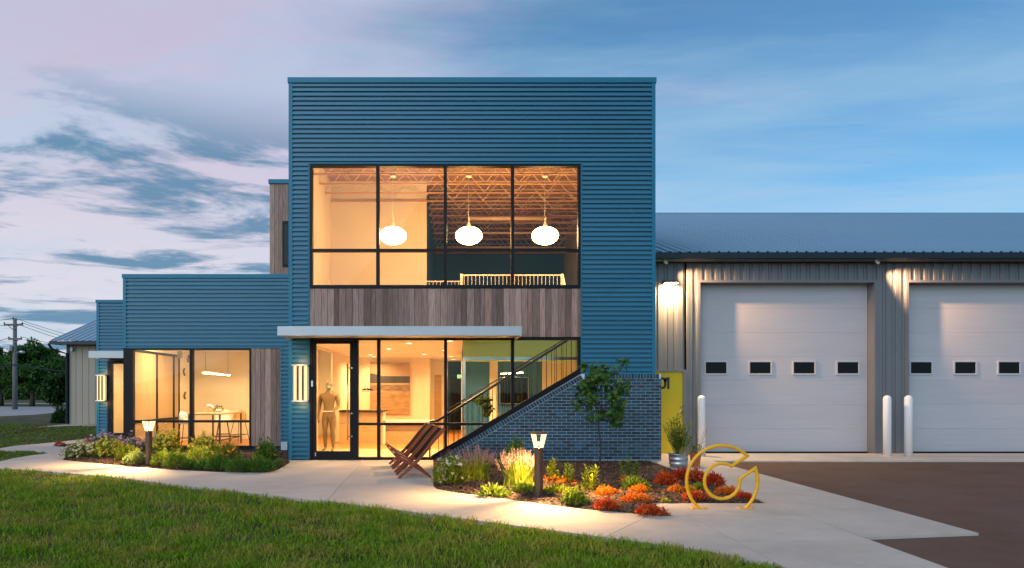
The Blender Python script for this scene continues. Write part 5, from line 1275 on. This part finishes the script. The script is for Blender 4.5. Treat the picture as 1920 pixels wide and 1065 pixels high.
P, D = dome(90, .12, .13); leafmesh('foliage', P+np.array([0,0,.06]), jitter(D,.4), jitter(D,.9), .06, .02, LM['indoor'], vp)

# --- trees
def tree(loc, h, crown_c, crown_r, label, leaf, nl, ls, name='tree', trunk_r=.05, clumps=26, lobed=False, seed=1, base=.3, group=None, gap=.55):
    rr = random.Random(seed); t = thing(name, label, 'tree', loc, 0, group)
    tr = MB(); wob = lambda s: rr.uniform(-s, s)
    top = Vector((wob(.04*h), wob(.04*h), h*.9)); pts = [Vector((0,0,-.05))]; nseg = 7
    for i in range(1, nseg+1):
        q = i/nseg; pts.append(Vector((top.x*q + wob(.012*h), top.y*q + wob(.012*h), h*.9*q)))
    tr.tube(pts, [trunk_r*(1.15 if i == 0 else 1)*(1 - .86*i/nseg) for i in range(nseg+1)], 10); cc = Vector(crown_c); cr = Vector(crown_r)
    cl = []; lb = MB()
    for k in range(clumps):
        a = rr.uniform(0, 6.28); e = math.asin(rr.uniform(-.85, 1)); q = rr.uniform(.45, 1.0)
        c = cc + Vector((cr.x*math.cos(a)*math.cos(e)*q, cr.y*math.sin(a)*math.cos(e)*q, cr.z*math.sin(e)*q)); cl.append(c)
        zf_ = max(base*h, min(h*.85, c.z - abs(c.x)*.5 - .1*h)); s = zf_/(h*.9); st = Vector((top.x*s, top.y*s, zf_)); m_ = (st + c)/2 + Vector((wob(.03*h), wob(.03*h), wob(.02*h) - .02*h))
        lb.tube([st, m_, c], [trunk_r*.34, trunk_r*.2, trunk_r*.07], 5, caps=False)
    build(tr, 'trunk', M['bark'], t, local=True, smooth=True); build(lb, 'branches', M['bark'], t, local=True, smooth=True)
    per = nl//clumps; P = []; rad = (cr.x + cr.z)/2*gap
    for c in cl:
        s = rad*rr.uniform(.55, 1.15); v = rng.normal(0, 1, (per, 3)); v /= np.linalg.norm(v, axis=1, keepdims=True); P.append(np.array(c) + v*(s*rng.uniform(0, 1, per)**.45)[:, None]*np.array([1, 1, .72]))
    P = np.concatenate(P); n = len(P); D = rng.normal(0, 1, (n, 3)) + np.array([0, 0, -.35]); Nn = jitter(np.tile(np.array([0, -.25, 1.]), (n, 1)), .55)
    leafmesh('crown', P, D, Nn, rnd(n, ls*.65, ls*1.3), ls*.8 if lobed else ls*.55, LM[leaf], t, .1, lobed=lobed)
    return t
yx, yy_ = G(1123,889); d_ = CAM_D - 1.9
tree((PX(1124,-1.9), -1.9, -.05), 2.38, (.02,0,1.50), (.62,.55,.82), 'young maple with dark green leaves in front of the blue brick wall', 'maple', 640, .105, 'young_tree', .022, 34, True, 5, .42, None, .26)
tree((PX(906,2.6), 2.6, .012), 1.42, (0,0,1.12), (.22,.22,.30), 'small indoor tree in the lobby behind the stair rail', 'indoor', 420, .10, 'indoor_tree', .018, 12, True, 8, .5, None, .5)
tg = 'background trees beyond the lawn'
def bt(px, py, wpx, toppx, label, leaf, nl, seed, d=None, name='background_tree', botpx=None):
    d = d or CAM_H*F/(py-VY); x = (px-VX)*d/F; s = d/F; h = (py-toppx)*s; w = wpx*s/2; zb = (py - (botpx or py-.16*(py-toppx)))*s
    cz = (h + zb)/2
    tree((x, d-CAM_D, -.05), h, (0,0,cz), (w, w, (h-zb)/2*.98), label, leaf, nl, .34*d/62, name, .022*h + .12*(d>50), 80, False, seed, .22, tg, .25)
bt(60,761.5,118,641,'large dark tree behind the utility pole','far',15000,11,72)
bt(2,760,90,650,'dark tree at the left edge of the view','far',9000,12,77)
bt(113,760,84,652,'dark tree partly hidden by the tan shed','far',9000,13,79)
bt(-60,760,110,655,'tree just beyond the left edge of the view','far',5000,14,80)
bt(106,790,46,694,'slim young tree on the lawn before the tan shed','tree',2600,15,34.7,botpx=764)
t = thing('bush', 'low rounded bush against the tan shed', 'bush', ((118-VX)*34/F, 19.0, -.05)); P, D = dome(1600, .45, .75); leafmesh('foliage', P, jitter(D,.4), jitter(D,.8), .12, .05, LM['tree'], t); stems(P[:40], t, .1, .012, 'bark')
# far hedge line that reads as one mass
n = 26000; x = rnd(n,-110,60); y = 118 + rnd(n,0,10) ; z = -.05 + rnd(n,0,1)**.8*(3.2 + 2.2*vnoise(x, x*0, .12, 3)); P = np.stack([x,y,z],1); D = rng.normal(0,1,(n,3))
o = leafmesh('far_wood', P, D, jitter(D,1), .9, .6, LM['far']); o['kind'] = 'stuff'; o['label'] = 'distant dark tree line along the horizon'; o['category'] = 'trees'

# ================================================================== TAN SHED AND UTILITY POLE
SY = 16.8; SX0 = PX(125.5,SY); SE = PZ(643,SY)
shed = thing('tan_shed', 'beige metal shed with a grey ribbed roof behind the office', 'building', (SX0, SY, 0))
siding(-.02, SE, SX0+.1, -6.0, SY, shed, 'x', 'wall_panel', 'tanwall', .3, .02)
build(MB().box(SX0+.02, SX0+.1, SY+.02, SY+11, -.02, SE), 'end_wall', M['tanwall'], shed); build(MB().box(SX0+.1, -6.0, SY+.05, SY+.1, -.05, SE), 'backing_wall', M['tanwall'], shed)
build(MB().box(SX0, SX0+.12, SY-.05, SY+.02, -.02, SE), 'corner_trim', M['gutter'], shed)
sx0 = PX(94,SY-.5); ey, ez = SY-.5, PZ(640,SY-.5)
cs2 = []; q = 0.0
while q < 12.4:
    cs2 += [(q,.03),(q+.02,.03),(q+.05,0),(q+.26,0),(q+.28,.03)]; q += .30
vs_ = []
for a, h in cs2: vs_ += [(sx0+a, ey-.02, ez+h+.02), (sx0+a, ey+5.6, ez+h+.02+5.6*.34)]
build(MB().add(vs_, [(2*i,2*i+2,2*i+3,2*i+1) for i in range(len(cs2)-1)]), 'roof', M['roof'], shed)
build(MB().add([(sx0, ey+5.58, ez+1.9),(sx0+12.3, ey+5.58, ez+1.9),(sx0+12.3, ey+11.2, ez),(sx0, ey+11.2, ez)], [(0,1,2,3)]), 'rear_roof', M['roof'], shed)
build(MB().prism_yz([(ey,ez-.12),(ey,ez),(ey+5.6,ez+1.9),(ey+11.2,ez),(ey+11.2,ez-.12),(ey+5.6,ez+1.78)], sx0-.03, sx0), 'rake_trim', M['gutter'], shed)
build(MB().prism_yz([(SY+.02,SE-.02),(ey+5.6,ez+1.8),(SY+11,SE)], SX0+.03, SX0+.09), 'gable', M['tanwall'], shed)
build(MB().box(sx0, -6.0, ey-.1, ey, ez-.14, ez+.0), 'gutter', M['gutter'], shed); build(MB().box(sx0, -6.0, ey, SY-.0, ez-.13, ez-.10), 'soffit', M['tanwall'], shed)
build(MB().tube([(SX0-.55,ey-.03,ez-.1),(SX0-.45,ey+.1,ez-.35),(SX0+.05,SY-.10,ez-.55),(SX0+.05,SY-.10,.05)], .055, 8), 'downspout', M['gutter'], shed)
build(MB().tube([(PX(138,SY),SY-.02,PZ(655,SY)),(PX(136,SY),SY-.12,PZ(655,SY))], [.05,.10], 12), 'flood_light', M['white'], shed)
ux, uy = PX(28,44.6), 44.6; pole = thing('utility_pole', 'weathered wooden utility pole with cross arms, transformer and street lamp', 'utility pole', (ux, uy, 0))
s_ = (CAM_D+uy)/F; zz = lambda py: CAM_H - (py-VY)*s_; xx = lambda px: (px-VX)*s_
build(MB().tube([(ux,uy,-.1),(ux,uy,zz(598))], [.22,.15], 12), 'pole', M['pole'], pole, smooth=True)
build(MB().box(xx(10),xx(45),uy-.22,uy-.10,zz(611),zz(607.5)), 'cross_arm', M['pole'], pole); build(MB().box(xx(18),xx(43),uy-.22,uy-.10,zz(637.5),zz(634)), 'cross_arm', M['pole'], pole)
for a in ((19,611,27,618),(36.5,611,29,618),(37,638,29,645)): build(MB().bar((xx(a[0]),uy-.23,zz(a[1])),(xx(a[2]),uy-.23,zz(a[3])),.04,.06), 'brace', M['pole'], pole)
for px, py in ((10.5,606),(44,606),(27,597),(19,633),(42,633)): build(MB().tube([(xx(px),uy-.16,zz(py+2)),(xx(px),uy-.16,zz(py-1.5))], .05, 8), 'insulator', M['wire'], pole)
build(MB().tube([(xx(23),uy-.3,zz(658)),(xx(23),uy-.3,zz(648))], .19, 14), 'transformer', M['galv'], pole)
build(MB().tube([(ux,uy,zz(665)),(xx(38),uy-.4,zz(661)),(xx(48),uy-.6,zz(660.5))], .035, 8), 'lamp_arm', M['galv'], pole); build(MB().tube([(xx(44),uy-.6,zz(660.5)),(xx(48),uy-.65,zz(660.5)),(xx(55),uy-.7,zz(661.5))], [.06,.14,.10], 10), 'lamp_head', M['galv'], pole, smooth=True)
def wire(a, b, sag, r, label):
    o = thing('power_line', label, 'power line', a); pts = []
    for i in range(13):
        q = i/12; p = Vector(a).lerp(Vector(b), q); p.z -= sag*4*q*(1-q); pts.append(p)
    build(MB().tube(pts, r, 5, caps=False), 'cable', M['wire'], o)
def P3(px, py, d): return ((px-VX)*d/F, d-CAM_D, CAM_H-(py-VY)*d/F)
D0 = CAM_D+uy
for (p0, p1, pl, nm) in (((27,596),(250,648),(-70,590.5),'top'), ((44,606),(250,655),(-70,600),'upper right'), ((42,611),(240,659),None,'lower right')):
    wire(P3(*p0, D0-.16), P3(*p1, 95), .5, .022, f'power line from the {nm} insulator of the pole to the right')
    if pl: wire(P3(*p0, D0-.16), P3(*pl, 52), .3, .022, f'power line from the {nm} insulator of the pole to the left')
wire(P3(42,632,D0-.16), P3(230,656,95), .4, .02, 'power line from the lower cross arm to the right')
wire(P3(19,632,D0-.16), P3(-70,640,52), .3, .02, 'power line from the lower cross arm to the left')
wire(P3(28,684,D0-.2), P3(240,702,80), .25, .06, 'thick communication cable from the pole to the right'); wire(P3(28,684,D0-.2), P3(-70,682,52), .25, .06, 'thick communication cable from the pole to the left')

# leaves, petals and plumes are too small to pick apart one by one
for o in C.objects:
    if o.parent is not None and o.name.split('.')[0] in ('foliage', 'flowers', 'plumes', 'stems', 'lower_leaves', 'young_leaves'): o['kind'] = 'stuff'
